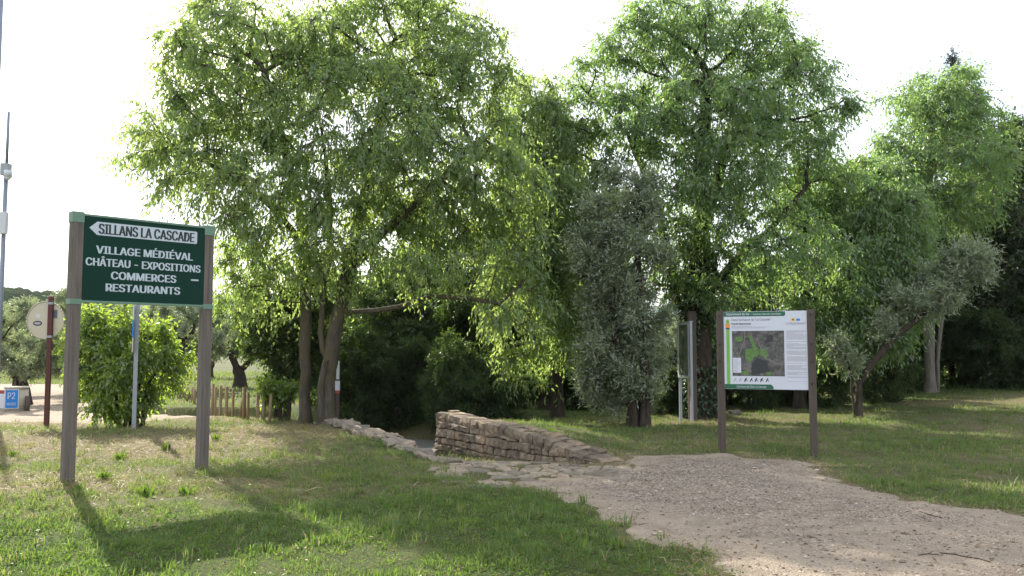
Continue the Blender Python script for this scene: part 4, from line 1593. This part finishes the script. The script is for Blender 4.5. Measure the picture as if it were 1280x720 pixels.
for k, wd in enumerate((160, 300, 260)):
    mb.box(IX(134), IX(134 + wd), yf - .0015, yf - .0005, IZ(150 + k * 8), IZ(147 + k * 8))
mb.box(IX(552), IX(700), yf - .0015, yf - .0005, IZ(574), IZ(572))
mb.build('printed_text', M['print_grey'], iroot)
lg = patch('logo', M['print_yellow'], [(592, 116), (620, 116), (620, 90), (592, 90)])
patch('logo_dot', M['print_navy'], [(600, 108), (611, 108), (611, 97), (600, 97)], 2, lg)
patch('logo_wave', M['print_blue'], [(626, 112), (656, 112), (658, 104), (650, 92), (640, 98), (632, 94)], 1, lg)
text_mesh('lettering', 'Le Département', M['print_grey'], lg, IX(550), IX(697), IZ(140), IZ(122), yf - .0015, 0.02)
for k in range(7):      # the row of pictograms
    cx = 152 + k * 42 - (k > 3) * 4
    mb = MB()
    mb.poly_xz([(IX(cx - 12), IZ(580)), (IX(cx - 7), IZ(581)), (IX(cx + 3), IZ(566)), (IX(cx + 12), IZ(578)), (IX(cx + 14), IZ(574)), (IX(cx + 5), IZ(558)), (IX(cx + 12), IZ(549)), (IX(cx + 7), IZ(547)), (IX(cx - 4 - k % 3 * 2), IZ(559))], yf - .0015, yf - .0005)
    mb.build('pictogram', M['print_grey'] if k < 2 else M['print_dark'], iroot)

# ------------------------------------------------------------------ metal notice board, seen at a slant
q0, q1 = G(850, 526), G(865, 529)
q0 = base_at(851, 20.6)
q1 = base_at(865, 19.9)
dv = q1 - q0
nroot = empty('notice_board', (q0[0], q0[1], 0), math.atan2(dv[1], dv[0]))
tag(nroot, 'slim silver metal notice board seen almost edge-on beside the olive', 'notice board')
NW = float(np.hypot(dv[0], dv[1]))
zt = P(850, 403, 20.3)[2]
zb = P(850, 472, 20.3)[2]
for xc, q in ((0, q0), (NW, q1)):
    MB().box(xc - .025, xc + .025, -.03, .03, q[2] - .2, zt if xc else zb + .02, 0.004).build('leg', M['galv'], nroot)
MB().box(-.03, NW - .028, -.03, .03, zb, zt).build('poster_case', M['poster'], nroot)
fr = MB()
fr.box(-.045, NW - .027, -.042, -.031, zt - .06, zt + .004)
fr.box(-.045, NW - .027, -.042, -.031, zb - .004, zb + .05)
fr.box(-.045, 0.03, -.042, -.031, zb + .05, zt - .06)
fr.box(NW - .095, NW - .027, -.042, -.031, zb + .05, zt - .06)
fr.build('frame', M['box_grey'], nroot)
MB().box(-.045, NW + .03, -.05, .05, zt + .005, zt + .02).build('top_rail', M['galv'], nroot)
q = base_at(866, 21.0)
o = MB().box(-.10, .10, -.05, .05, -.2, P(866, 389, 21.0)[2] - q[2], 0.006).build('wooden_post', M['wood_brown'], None, q)
o.rotation_euler = (0, 0, 0.3)
tag(o, 'grey-brown wooden post right behind the metal notice board', 'post')

# ------------------------------------------------------------------ poles and signs on the left
q = base_at(-4, 20)
xx, yy = (11 - 640) / FPX * 20, 20.0
top = P(11, 140, 20)
croot = empty('camera_pole', (top[0], yy, h1(top[0], yy)))
tag(croot, 'thin grey pole with a small camera and a pale box at the left edge', 'pole')
z0 = croot.location.z
MB().cyl((0, 0, -.2), (0, 0, P(9, 205, 20)[2] - z0), 0.052, 0.048).cyl((0, 0, P(9, 205, 20)[2] - z0), (0, 0, top[2] - z0), 0.034, 0.03).build('pole', M['galv_dark'], croot)
zc = P(9, 212, 20)[2] - z0
cb_ = MB().box(-.10, .08, -.09, .09, zc - .14, zc + .14, 0.015).build('camera_housing', M['galv'], croot)
MB().cyl((.10, -.10, zc - .2), (.10, -.10, zc - .04), 0.085, 0.085, 16).cyl((.10, -.10, zc - .26), (.10, -.10, zc - .2), 0.03, 0.085, 16).build('camera_dome', M['box_grey'], cb_)
zc = P(5, 280, 20)[2] - z0
MB().box(-.17, .13, -.16, -.05, zc - .24, zc + .26, 0.015).build('control_box', M['box_grey'], croot)
for zc2 in (zc - .15, zc + .15):
    MB().cyl((0, 0, zc2 - .02), (0, 0, zc2 + .02), 0.06).build('pole_clamp', M['galv'], croot)

top = P(1, 0, 13)
troot = empty('lamp_pole', (top[0] - 0.02, 13, h1(top[0], 13)))
tag(troot, 'tall grey pole cut by the left edge and the top of the picture', 'pole')
MB().cyl((0, 0, -.2), (0, 0, 9.0), 0.075, 0.05, 18).build('pole', M['galv_dark'], troot)
MB().cyl((0, 0, .0), (0, 0, .35), 0.11, 0.09, 18).build('pole_base', M['galv_dark'], troot)

# round sign seen from behind
d = 19.0
q = base_at(58, d)
rroot = empty('round_sign', q)
tag(rroot, 'back of a round cream road sign on a brown pole', 'road sign')
dc = P(56, 400, d) - q
MB().box(-.05, .05, -.03, .03, -.2, P(58, 370, d)[2] - q[2], 0.006).build('pole', M['brown_steel'], rroot)
disc = MB().cyl((dc[0], .032, dc[2]), (dc[0], .05, dc[2]), 0.405, n=40).build('disc', M['cream'], rroot)
rim = MB()
for i in range(40):
    a0, a1 = 2 * math.pi * i / 40, 2 * math.pi * (i + 1) / 40
    rim.cyl((dc[0] + .402 * math.cos(a0), .026, dc[2] + .402 * math.sin(a0)), (dc[0] + .402 * math.cos(a1), .026, dc[2] + .402 * math.sin(a1)), 0.011, n=6)
rim.build('rim', M['cream'], disc)
MB().box(dc[0] + .10, dc[0] + .25, .028, .0315, dc[2] + .04, dc[2] + .22).build('sticker', M['sticker'], disc)
MB().poly_xz([(dc[0] - .17 + .10 * math.cos(t), dc[2] - .07 + .055 * math.sin(t)) for t in [2 * math.pi * i / 16 for i in range(16)]], .028, .0315).build('sticker', M['print_dark'], disc)
MB().poly_xz([(dc[0] - .17 + .075 * math.cos(t), dc[2] - .07 + .028 * math.sin(t)) for t in [2 * math.pi * i / 16 for i in range(16)]], .025, .028).build('sticker', M['print_grey'], disc)
MB().box(dc[0] - .20, dc[0] - .12, .029, .0315, dc[2] + .05, dc[2] + .13).build('sticker', M['box_grey'], disc)
for zb_ in (dc[2] - .36, dc[2] + .36):
    MB().box(-.062, .062, -.04, .025, zb_ - .025, zb_ + .025, 0.004).build('clamp', M['galv'], rroot)

# grey pole with a sign plate seen on edge
d = 17.4
q = base_at(167, d)
eroot = empty('sign_pole', q)
tag(eroot, 'thin grey metal pole with a sign plate seen on edge before the bush', 'sign')
eroot.rotation_euler = (0, 0, R(21.5))
MB().box(-.04, .04, -.03, .03, -.2, P(164, 345, d)[2] - q[2], 0.012).build('pole', M['galv'], eroot)
zt_, zb_ = P(163, 382, d)[2] - q[2], P(163, 440, d)[2] - q[2]
for nm, m, a, b_ in (('sign_plate', 'cream', zb_, zb_ + .28), ('sign_plate', 'print_blue', zb_ + .285, zb_ + .62), ('sign_plate', 'box_grey', zb_ + .625, zt_)):
    MB().box(-.072, -.050, -.30, .30, a, b_).build(nm, M[m], eroot)
for zc in (zb_ + .14, zt_ - .14):
    MB().box(-.050, -.04, -.05, .05, zc - .02, zc + .02).build('clamp', M['galv'], eroot)

# litter bin with a P2 plate
d = 24.0
q = base_at(20, d)
zt = P(20, 483, d)[2] - q[2]
broot = empty('litter_bin', q)
tag(broot, 'beige cylindrical bin with a blue P2 plate at the left edge', 'bin')
broot.rotation_euler = (0, 0, R(28))
MB().cyl((0, 0, -.05), (0, 0, zt - .05), 0.29, 0.29, 28).build('body', M['bin_beige'], broot)
MB().cyl((0, 0, zt - .048), (0, 0, zt), 0.315, 0.315, 28).build('lid', M['cream'], broot)
pz0, pz1 = P(16, 509, d)[2] - q[2], P(16, 487, d)[2] - q[2]
pltw = MB().box(-.27, .06, -.305, -.293, pz0 - .02, pz1 + .02).build('plate', M['panel_white'], broot)
MB().box(-.25, .04, -.309, -.306, pz0, pz1).build('blue_field', M['print_blue'], pltw)
text_mesh('lettering', 'P2', M['panel_white'], pltw, -.20, -.03, pz0 + .24, pz0 + .41, -.311, 0.01)
text_mesh('lettering', 'MAIRIE', M['panel_white'], pltw, -.21, .0, pz0 + .07, pz0 + .14, -.311, 0.01)
q = base_at(34, 23.9)
o = MB().cyl((0, 0, -.1), (0, 0, .42), 0.06, 0.06, 12).build('wooden_bollard', M['wood_brown'], None, q)
tag(o, 'short dark wooden bollard right of the P2 bin', 'bollard', 'wooden bollards')
q = base_at(2, 25)
rb = empty('warning_block', q)
tag(rb, 'low white block with a red top behind the P2 bin', 'block')
MB().box(-.22, .22, -.2, .2, -.05, .42, 0.02).build('body', M['panel_white'], rb)
MB().box(-.225, .225, -.205, .205, .421, .50, 0.01).build('red_top', M['print_red'], rb)

# wooden bollards
BOL = [(225, 497, 483), (229, 499, 484), (234, 501, 484), (240, 503, 484), (243, 505, 486), (265, 512, 480), (269, 514, 484), (275.5, 516, 482), (283, 518, 483), (290.5, 521, 486), (300, 522, 485),
       (305, 524, 484), (310, 525, 490), (322, 527, 491), (329, 527, 492), (337, 528, 492)]
words = ['first', 'second', 'third', 'fourth', 'fifth', 'sixth', 'seventh', 'eighth', 'ninth', 'tenth', 'eleventh', 'twelfth', 'thirteenth', 'fourteenth', 'fifteenth', 'sixteenth']
for i, (px, pb, pt) in enumerate(BOL):
    d = 1.62 * FPX / (pb - 440)
    q = base_at(px, d)
    hh = P(px, pt, d)[2] - q[2]
    rr_ = 0.034 + 0.005 * ((i * 7) % 3)
    o = MB().cyl((0, 0, -.15), (0, 0, hh - .012), rr_, rr_ * 0.95, 12).cyl((0, 0, hh - .012), (0, 0, hh), rr_ * .95, rr_ * .8, 12).build('wooden_bollard', M['wood_tan'], None, q)
    o.rotation_euler = (random.uniform(-.03, .03), 0.14 if px == 300 else random.uniform(-.02, .04), i * 1.3)
    ex = ', tilted to the right' if px == 300 else ''
    tag(o, '%s round wooden bollard from the left along the meadow%s' % (words[i], ex), 'bollard', 'wooden bollards')

# small marker board behind the forked trunk
d = 20.4
q = base_at(421, d)
mroot = empty('marker_post', q)
tag(mroot, 'narrow white marker with a red foot showing right of the forked trunk', 'marker')
MB().box(-.03, .05, .0, .03, -.2, P(421, 450, d)[2] - q[2]).build('post', M['wood_brown'], mroot)
MB().box(-.025, .045, -.012, -.002, P(421, 474, d)[2] - q[2], P(421, 451, d)[2] - q[2]).build('plate', M['box_grey'], mroot)
za, zb_, zc = (P(421, v_, d)[2] - q[2] for v_ in (476, 488, 492))
MB().box(-.06, .06, -.02, -.002, zb_, za).build('plate', M['panel_white'], mroot)
MB().box(-.06, .06, -.02, -.002, zc, zb_ - .002).build('plate', M['print_red'], mroot)

# stump in the gap
q = base_at(683, 24.5)
st = empty('tree_stump', q)
tag(st, 'dark forked tree stump in the sunlit gap behind the wall', 'stump')
mb = MB()
mb.cyl((0, 0, -.1), (-.05, 0, .35), .26, .17, 9, False).cyl((-.05, 0, .35), (-.12, .02, .78), .17, .07, 9).cyl((.0, 0, .15), (.34, -.05, .68), .10, .035, 7).cyl((-.02, 0, .2), (.12, .05, .6), .09, .03, 7)
mb.build('wood', M['bark_dark'], st)

# ------------------------------------------------------------------ loose rocks
ROCK = 'loose rocks on the grass'
for i, (px, py, s, lab) in enumerate([(1122, 492, .16, 'pale rock left of the pale twin trunks, nearest the leaning olive'), (1135, 490, .12, 'small pale rock midway between leaning olive and twin trunks'),
                                      (1098, 490, .12, 'pale rock just right of the leaning olive trunk'), (918, 518, .14, 'grey rock at the foot of the dome-shaped tree'),
                                      (1010, 673, .045, 'small pale stone lying alone on the gravel'), (870, 524, .10, 'rock at the foot of the metal notice board')]):
    z = 0.0
    for _ in range(8):
        g = G(px, py, z)
        z = h1(g[0], g[1])
    o = obj('rock', rough_stone('rock', M['stone_pale'], 300 + i, s * 2.0, s * 1.4, s * 1.1, 0.28), None, (g[0], g[1], z + s * 0.2))
    o.rotation_euler = (0, 0, i * 1.1)
    tag(o, lab, 'rock', ROCK)


def twig(name, label, pts, r):
    vs_ = []
    for px, py in pts:
        g = G(px, py)
        vs_.append(Vector((g[0], g[1], h1(g[0], g[1]) + r + .014)))
    mb = MB()
    for i, (a, b_) in enumerate(zip(vs_[:-1], vs_[1:])):
        mb.cyl(a, b_, r * (1 - .2 * i / len(vs_)), r * (1 - .2 * (i + 1) / len(vs_)), 6)
    m_ = len(vs_) // 2
    mb.cyl(vs_[m_], vs_[m_] + Vector((.07, .05, .01)), r * .7, r * .3, 5)
    o = mb.build(name, M['twig'])
    tag(o, label, 'twig', 'fallen twigs on the gravel')


twig('fallen_twig', 'long thin twig on the gravel at the lower right', [(1175, 696), (1192, 698), (1208, 702), (1224, 704), (1238, 708)], .0045)
twig('fallen_twig', 'short twig on the gravel below the right post of the panel', [(1150, 643), (1162, 648), (1178, 652)], .005)
twig('fallen_twig', 'short twig left of the long one on the gravel', [(1148, 697), (1160, 696), (1174, 698)], .004)

# ------------------------------------------------------------------ grass, clover, pebbles
rng = np.random.default_rng(77)


def frustum_points(n, ymin, ymax, pw):
    """random ground points in view (a little beyond its sides), denser near"""
    uy = rng.uniform(0, 1, n)
    k = 2 - pw
    y = (ymin ** k + uy * (ymax ** k - ymin ** k)) ** (1 / k)
    x = rng.uniform(-0.70, 0.70, n) * y
    return x, y


def apron_sd(x, y):
    return sdf_poly(x, y, APRON)


def grass_ok(x, y, rnd):
    g = grav_sd(x, y)
    ap = apron_sd(x, y)
    tr = sdf_poly(x, y, TROUGH)
    p = smooth(0.06, -0.12, g) + 0.30 * smooth(0.7, 0.0, g) * (wav(x, y, 5.5, 13) > 0.7)
    p = p * np.where(ap < 0, 0.10 + 0.25 * (wav(x, y, 5, 11) > 0.75), 1)
    p = p * np.where((tr < 0) & (y > 13), smooth(-0.55, -0.15, tr) * 0.8, 1)
    p = p * np.where(sdf_poly(x, y, TRACK) < 0.2, 0.02, 1)
    wb = sdf_poly(x, y, np.array(WALL + [(-1.0, 16.8), (1.75, 12.75)]))
    p = p * (wb > 0.02)
    return rnd < p


def blades(n, ymin, ymax, pw, segs, hh, ww):
    x, y = frustum_points(n, ymin, ymax, pw)
    dry = dry_field(x, y)
    tuft = 0.45 + 0.35 * wav(x, y, 6.0, 8) + 0.3 * wav(x, y, 15.0, 20)
    ok = grass_ok(x, y, rng.uniform(0, 1, n))
    bare = smooth(0.6, 1.0, dry) * 0.5
    ok &= rng.uniform(0, 1, n) > bare
    x, y, dry, tuft = x[ok], y[ok], dry[ok], tuft[ok]
    n = len(x)
    z = hgt(x, y)
    straw = rng.uniform(0, 1, n) < (0.06 + 0.72 * dry ** 1.6)
    tall = (rng.uniform(0, 1, n) < 0.04)
    h = hh * rng.uniform(0.45, 1.25, n) * (0.35 + 1.25 * np.clip(tuft, 0, 1.2) ** 1.6) * np.where(tall, 1.7, 1) * np.where(straw, 0.85, 1)
    ang = rng.uniform(0, 2 * np.pi, n)
    lean = rng.uniform(0.15, 0.9, n) * np.where(straw, 1.5, 1)
    dx, dy = np.cos(ang), np.sin(ang)
    w = ww * rng.uniform(0.6, 1.3, n)
    a2 = ang + np.pi / 2 + rng.normal(0, .5, n)
    sx, sy = np.cos(a2) * w, np.sin(a2) * w
    P0 = np.stack([x, y, z - 0.01], 1)
    S = np.stack([sx, sy, 0 * sx], 1)
    D = np.stack([dx, dy, 0 * dx], 1)
    tip = P0 + D * (h * lean)[:, None] + np.array([0, 0, 1]) * (h * np.where(straw, 0.55, 0.9))[:, None]
    rnd = np.where(straw, rng.uniform(0.72, 1.0, n), np.clip(0.28 + 0.30 * dry + rng.normal(0, .13, n), 0, 0.68))
    if segs == 1:
        V = np.stack([P0 - S, P0 + S, tip], 1)
        F = np.arange(n * 3).reshape(-1, 3)
        return V.reshape(-1, 3), F, np.repeat(rnd, 3)
    md = P0 + D * (h * lean * 0.35)[:, None] + np.array([0, 0, 1]) * (h * 0.58)[:, None]
    V = np.stack([P0 - S, P0 + S, md + S * .75, md - S * .75, tip], 1).reshape(-1, 3)
    k = np.arange(n)[:, None] * 5
    F = np.concatenate([k + np.array([f]) for f in ([0, 1, 2], [0, 2, 3], [3, 2, 4])], 1).reshape(-1, 3)
    return V, F, np.repeat(rnd, 5)


def tufts(nt, nb, ymin, ymax, pw, hh, ww):
    """fans of longer blades"""
    cx, cy_ = frustum_points(nt, ymin, ymax, pw)
    dr = dry_field(cx, cy_)
    ok = grass_ok(cx, cy_, rng.uniform(0, 1, nt)) & (rng.uniform(0, 1, nt) < 1.05 - 0.75 * dr) & (wav(cx, cy_, 1.7, 21) + rng.normal(0, .5, nt) > -0.2)
    cx, cy_, dr = cx[ok], cy_[ok], dr[ok]
    nt = len(cx)
    size = rng.uniform(0.45, 1.3, nt)
    tone = rng.normal(0, .10, nt)
    x = np.repeat(cx, nb) + rng.normal(0, .028, nt * nb) * np.repeat(size, nb)
    y = np.repeat(cy_, nb) + rng.normal(0, .028, nt * nb) * np.repeat(size, nb)
    n = len(x)
    a = rng.uniform(0, 2 * np.pi, n)
    h = hh * np.repeat(size, nb) * rng.uniform(.5, 1.2, n)
    D = np.stack([np.cos(a), np.sin(a), 0 * a], 1) * (h * rng.uniform(.2, .9, n))[:, None]
    a2 = a + np.pi / 2 + rng.normal(0, .4, n)
    S = np.stack([np.cos(a2), np.sin(a2), 0 * a], 1) * (ww * rng.uniform(.6, 1.3, n))[:, None]
    P0 = np.stack([x, y, hgt(x, y) - .01], 1)
    Z = np.array([0, 0, 1.0])
    md = P0 + D * .4 + Z * (h * .6)[:, None]
    tip = P0 + D + Z * (h * rng.uniform(.6, 1.0, n))[:, None]
    V = np.stack([P0 - S, P0 + S, md + S * .8, md - S * .8, tip], 1).reshape(-1, 3)
    k = np.arange(n)[:, None] * 5
    F = np.concatenate([k + np.array([f]) for f in ([0, 1, 2], [0, 2, 3], [3, 2, 4])], 1).reshape(-1, 3)
    st = rng.uniform(0, 1, n) < 0.08 + 0.3 * np.repeat(dr, nb)
    rnd = np.where(st, rng.uniform(.72, 1, n), np.clip(.30 + .2 * np.repeat(dr, nb) + np.repeat(tone, nb) + rng.normal(0, .10, n), 0, .68))
    return V, F, np.repeat(rnd, 5)


V1, F1, R1 = blades(165000, 5.2, 11.5, 1.1, 2, 0.055, 0.0042)
V2, F2, R2 = blades(185000, 10.5, 27, 0.9, 1, 0.085, 0.0065)
V3, F3, R3 = tufts(7500, 14, 5.2, 21, 1.1, 0.115, 0.0050)
gv = np.concatenate([V1, V2, V3])
gf = np.concatenate([F1, F2 + len(V1), F3 + len(V1) + len(V2)])
go = obj('grass', mesh_np('grass', gv, gf, M['grass'], False, {'rnd': np.concatenate([R1, R2, R3])}))
tag(go, 'short green grass mixed with dry straw', 'grass', kind='stuff')
# loose straw lying on the dry patches
x, y = frustum_points(120000, 5.2, 21, 1.0)
dr = dry_field(x, y)
ok = grass_ok(x, y, rng.uniform(0, 1, len(x))) & (rng.uniform(0, 1, len(x)) < smooth(0.35, 0.95, dr) * 0.75) & (x < 6)
x, y = x[ok], y[ok]
n = len(x)
a = rng.uniform(0, 2 * np.pi, n)
ln = rng.gamma(3.0, 0.035, n)
D = np.stack([np.cos(a), np.sin(a), rng.normal(0.12, .16, n)], 1) * ln[:, None]
S = np.stack([-np.sin(a), np.cos(a), rng.normal(0, .4, n)], 1) * (rng.uniform(.0016, .0042, n))[:, None]
P0 = np.stack([x, y, hgt(x, y) + rng.uniform(.004, .03, n)], 1)
bend = np.stack([-np.sin(a), np.cos(a), 0 * a], 1) * (ln * rng.normal(0, .18, n))[:, None] + np.array([0, 0, 1]) * (ln * rng.uniform(0, .22, n))[:, None]
V = np.stack([P0 - S, P0 + S, P0 + D * .5 + bend + S, P0 + D * .5 + bend - S, P0 + D], 1).reshape(-1, 3)
k = np.arange(n)[:, None] * 5
F = np.concatenate([k + np.array([f]) for f in ([0, 1, 2], [0, 2, 3], [3, 2, 4])], 1).reshape(-1, 3)
so = obj('straw', mesh_np('straw', V, F, M['grass'], False, {'rnd': np.repeat(rng.uniform(.70, 1.0, n), 5)}))
tag(so, 'loose dry straw lying on the mound', 'straw', kind='stuff')
# thin meadow grass farther back
x = rng.uniform(-45, 45, 60000)
y = rng.uniform(27, 70, 60000)
ok = np.abs(x) < 0.72 * y
x, y = x[ok], y[ok]
ok = grass_ok(x, y, rng.uniform(0, 1, len(x)))
x, y = x[ok], y[ok]
n = len(x)
z = hgt(x, y)
P0 = np.stack([x, y, z - .01], 1)
a = rng.uniform(0, 2 * np.pi, n)
S = np.stack([np.cos(a), np.sin(a), 0 * a], 1) * 0.03
tip = P0 + np.stack([rng.normal(0, .06, n), rng.normal(0, .06, n), rng.uniform(.06, .2, n)], 1)
mo = obj('meadow_grass', mesh_np('meadow_grass', np.stack([P0 - S, P0 + S, tip], 1).reshape(-1, 3), np.arange(n * 3).reshape(-1, 3), M['grass'], False,
                                {'rnd': np.repeat(rng.uniform(.2, .75, n), 3)}))
tag(mo, 'meadow grass beyond the trees', 'grass', kind='stuff')

# clover and small weeds in the near lawn
x, y = frustum_points(90000, 5.2, 15, 1.2)
cl = 0.5 + 0.6 * wav(x, y, 1.9, 18) + 0.2 * wav(x, y, 6, 2) - 0.9 * dry_field(x, y)
ok = grass_ok(x, y, rng.uniform(0, 1, len(x))) & (rng.uniform(0, 1, len(x)) < np.clip(cl + .25, 0, 1)) & (x < 3.5)
x, y = x[ok], y[ok]
pos = np.stack([x, y, hgt(x, y) + rng.uniform(.008, .045, len(x))], 1)
ax = np.stack([rng.normal(0, 1, len(x)), rng.normal(0, 1, len(x)), rng.normal(0.1, .3, len(x))], 1)
LV, LF, LR = leaves(pos, ax, rng.uniform(0, 1, len(x)), 0.030, 0.020, rng, 3.0, 0.1)
co_ = obj('clover', mesh_np('clover', LV, LF, M['clover'], False, {'rnd': LR}))
tag(co_, 'low clover and small weeds in the near lawn', 'clover', kind='stuff')

# broad-leaved tufts on the mound
TUFT = 'broad-leaved weed tufts on the dry mound'
for i, (px, py, s, lab) in enumerate([(182, 618, 1.0, 'bright weed tuft midway between the two sign posts, nearest the camera'), (150, 575, 0.9, 'weed tuft between the sign posts, close behind the left post'),
                                      (130, 600, 0.9, 'weed tuft just right of the left sign post foot'), (232, 615, 0.8, 'weed tuft left of the right sign post foot'),
                                      (15, 570, 0.8, 'weed tuft in the straw left of the left sign post'), (100, 612, 0.7, 'weed tuft touching the left sign post foot'),
                                      (270, 555, 0.9, 'weed tuft behind the right sign post foot'), (208, 565, 0.9, 'weed tuft in the shadow of the grey pole'),
                                      (85, 560, 0.8, 'weed tuft directly behind the left sign post')]):
    g = G(px, py, 0.03)
    n = 26
    a = rng.uniform(0, 2 * np.pi, n)
    pos = np.stack([rng.normal(0, .03, n), rng.normal(0, .03, n), np.zeros(n)], 1)
    ax = np.stack([np.cos(a) * .55, np.sin(a) * .55, rng.uniform(.6, 1.4, n)], 1)
    LV, LF, LR = leaves(pos, ax, rng.uniform(.4, 1, n), 0.16 * s, 0.028 * s, rng, 0.5, 0.2)
    wr = empty('weed_tuft', (g[0], g[1], h1(g[0], g[1]) - .01))
    obj('leaves', mesh_np('leaves', LV, LF, M['clover'], False, {'rnd': LR}), wr)
    tag(wr, lab, 'weed', TUFT)

# fallen leaves
x, y = frustum_points(5200, 5.0, 19, 1.0)
ok = (sdf_poly(x, y, TROUGH) > 0) | (y < 13)
x, y = x[ok], y[ok]
pos = np.stack([x, y, hgt(x, y) + np.where(grav_sd(x, y) > 0, 0.018, 0.03)], 1)
ax = np.stack([rng.normal(0, 1, len(x)), rng.normal(0, 1, len(x)), rng.normal(0.0, .12, len(x))], 1)
LV, LF, LR = leaves(pos, ax, rng.uniform(0, 1, len(x)), 0.042, 0.020, rng, 4.0, 0.12)
lo = obj('leaf_litter', mesh_np('leaf_litter', LV, LF, M['litter'], False, {'rnd': LR}))
tag(lo, 'small fallen brown leaves scattered on grass and gravel', 'leaf litter', kind='stuff')

# pebbles on the gravel
x, y = frustum_points(60000, 4.8, 14.5, 1.0)
g = grav_sd(x, y)
sd_ = sand_f(x, y)
ok = (g > 0.02) & (rng.uniform(0, 1, len(x)) < 1.0 - 0.62 * sd_)
x, y = x[ok], y[ok]
n = len(x)
s = rng.gamma(1.6, 0.0030, n) + 0.003
z = hgt(x, y) + 0.014 + s * 0.15
oct_ = np.array([[1, 0, 0], [0, 1, 0], [-1, 0, 0], [0, -1, 0], [0, 0, .65], [0, 0, -.65]], float)
a = rng.uniform(0, 2 * np.pi, n)
c, s_ = np.cos(a), np.sin(a)
V = oct_[None] * s[:, None, None] * rng.uniform(.7, 1.3, (n, 6, 1))
V = np.stack([V[..., 0] * c[:, None] - V[..., 1] * s_[:, None], V[..., 0] * s_[:, None] + V[..., 1] * c[:, None], V[..., 2]], 2) + np.stack([x, y, z], 1)[:, None]
k = np.arange(n)[:, None] * 6
F = np.concatenate([k + np.array([f]) for f in ([0, 1, 4], [1, 2, 4], [2, 3, 4], [3, 0, 4])], 1).reshape(-1, 3)
po = obj('pebbles', mesh_np('pebbles', V.reshape(-1, 3), F, M['pebble'], False, {'rnd': np.repeat(rng.uniform(0, 1, n), 6)}))
tag(po, 'small stones scattered on the gravel', 'pebbles', kind='stuff')

# ------------------------------------------------------------------ the air
me = bpy.data.meshes.new('haze')
bm = bmesh.new()
bmesh.ops.create_cube(bm, size=1.0)
for v in bm.verts:
    v.co = Vector((v.co.x * 7600, -100 + (v.co.y + .5) * 4600, -6 + (v.co.z + .5) * 240))
bm.to_mesh(me)
bm.free()
hm = bpy.data.materials.new('haze_air')
hm.use_nodes = True
hm.node_tree.nodes.clear()
ho = hm.node_tree.nodes.new('ShaderNodeOutputMaterial')
hv = hm.node_tree.nodes.new('ShaderNodeVolumePrincipled')
hv.inputs['Color'].default_value = (0.72, 0.82, 0.95, 1)
hv.inputs['Density'].default_value = 0.0001
hv.inputs['Anisotropy'].default_value = 0.15
hm.node_tree.links.new(hv.outputs[0], ho.inputs['Volume'])
me.materials.append(hm)
hz_o = obj('haze', me)
tag(hz_o, 'thin bluish summer haze in the air', kind='stuff')
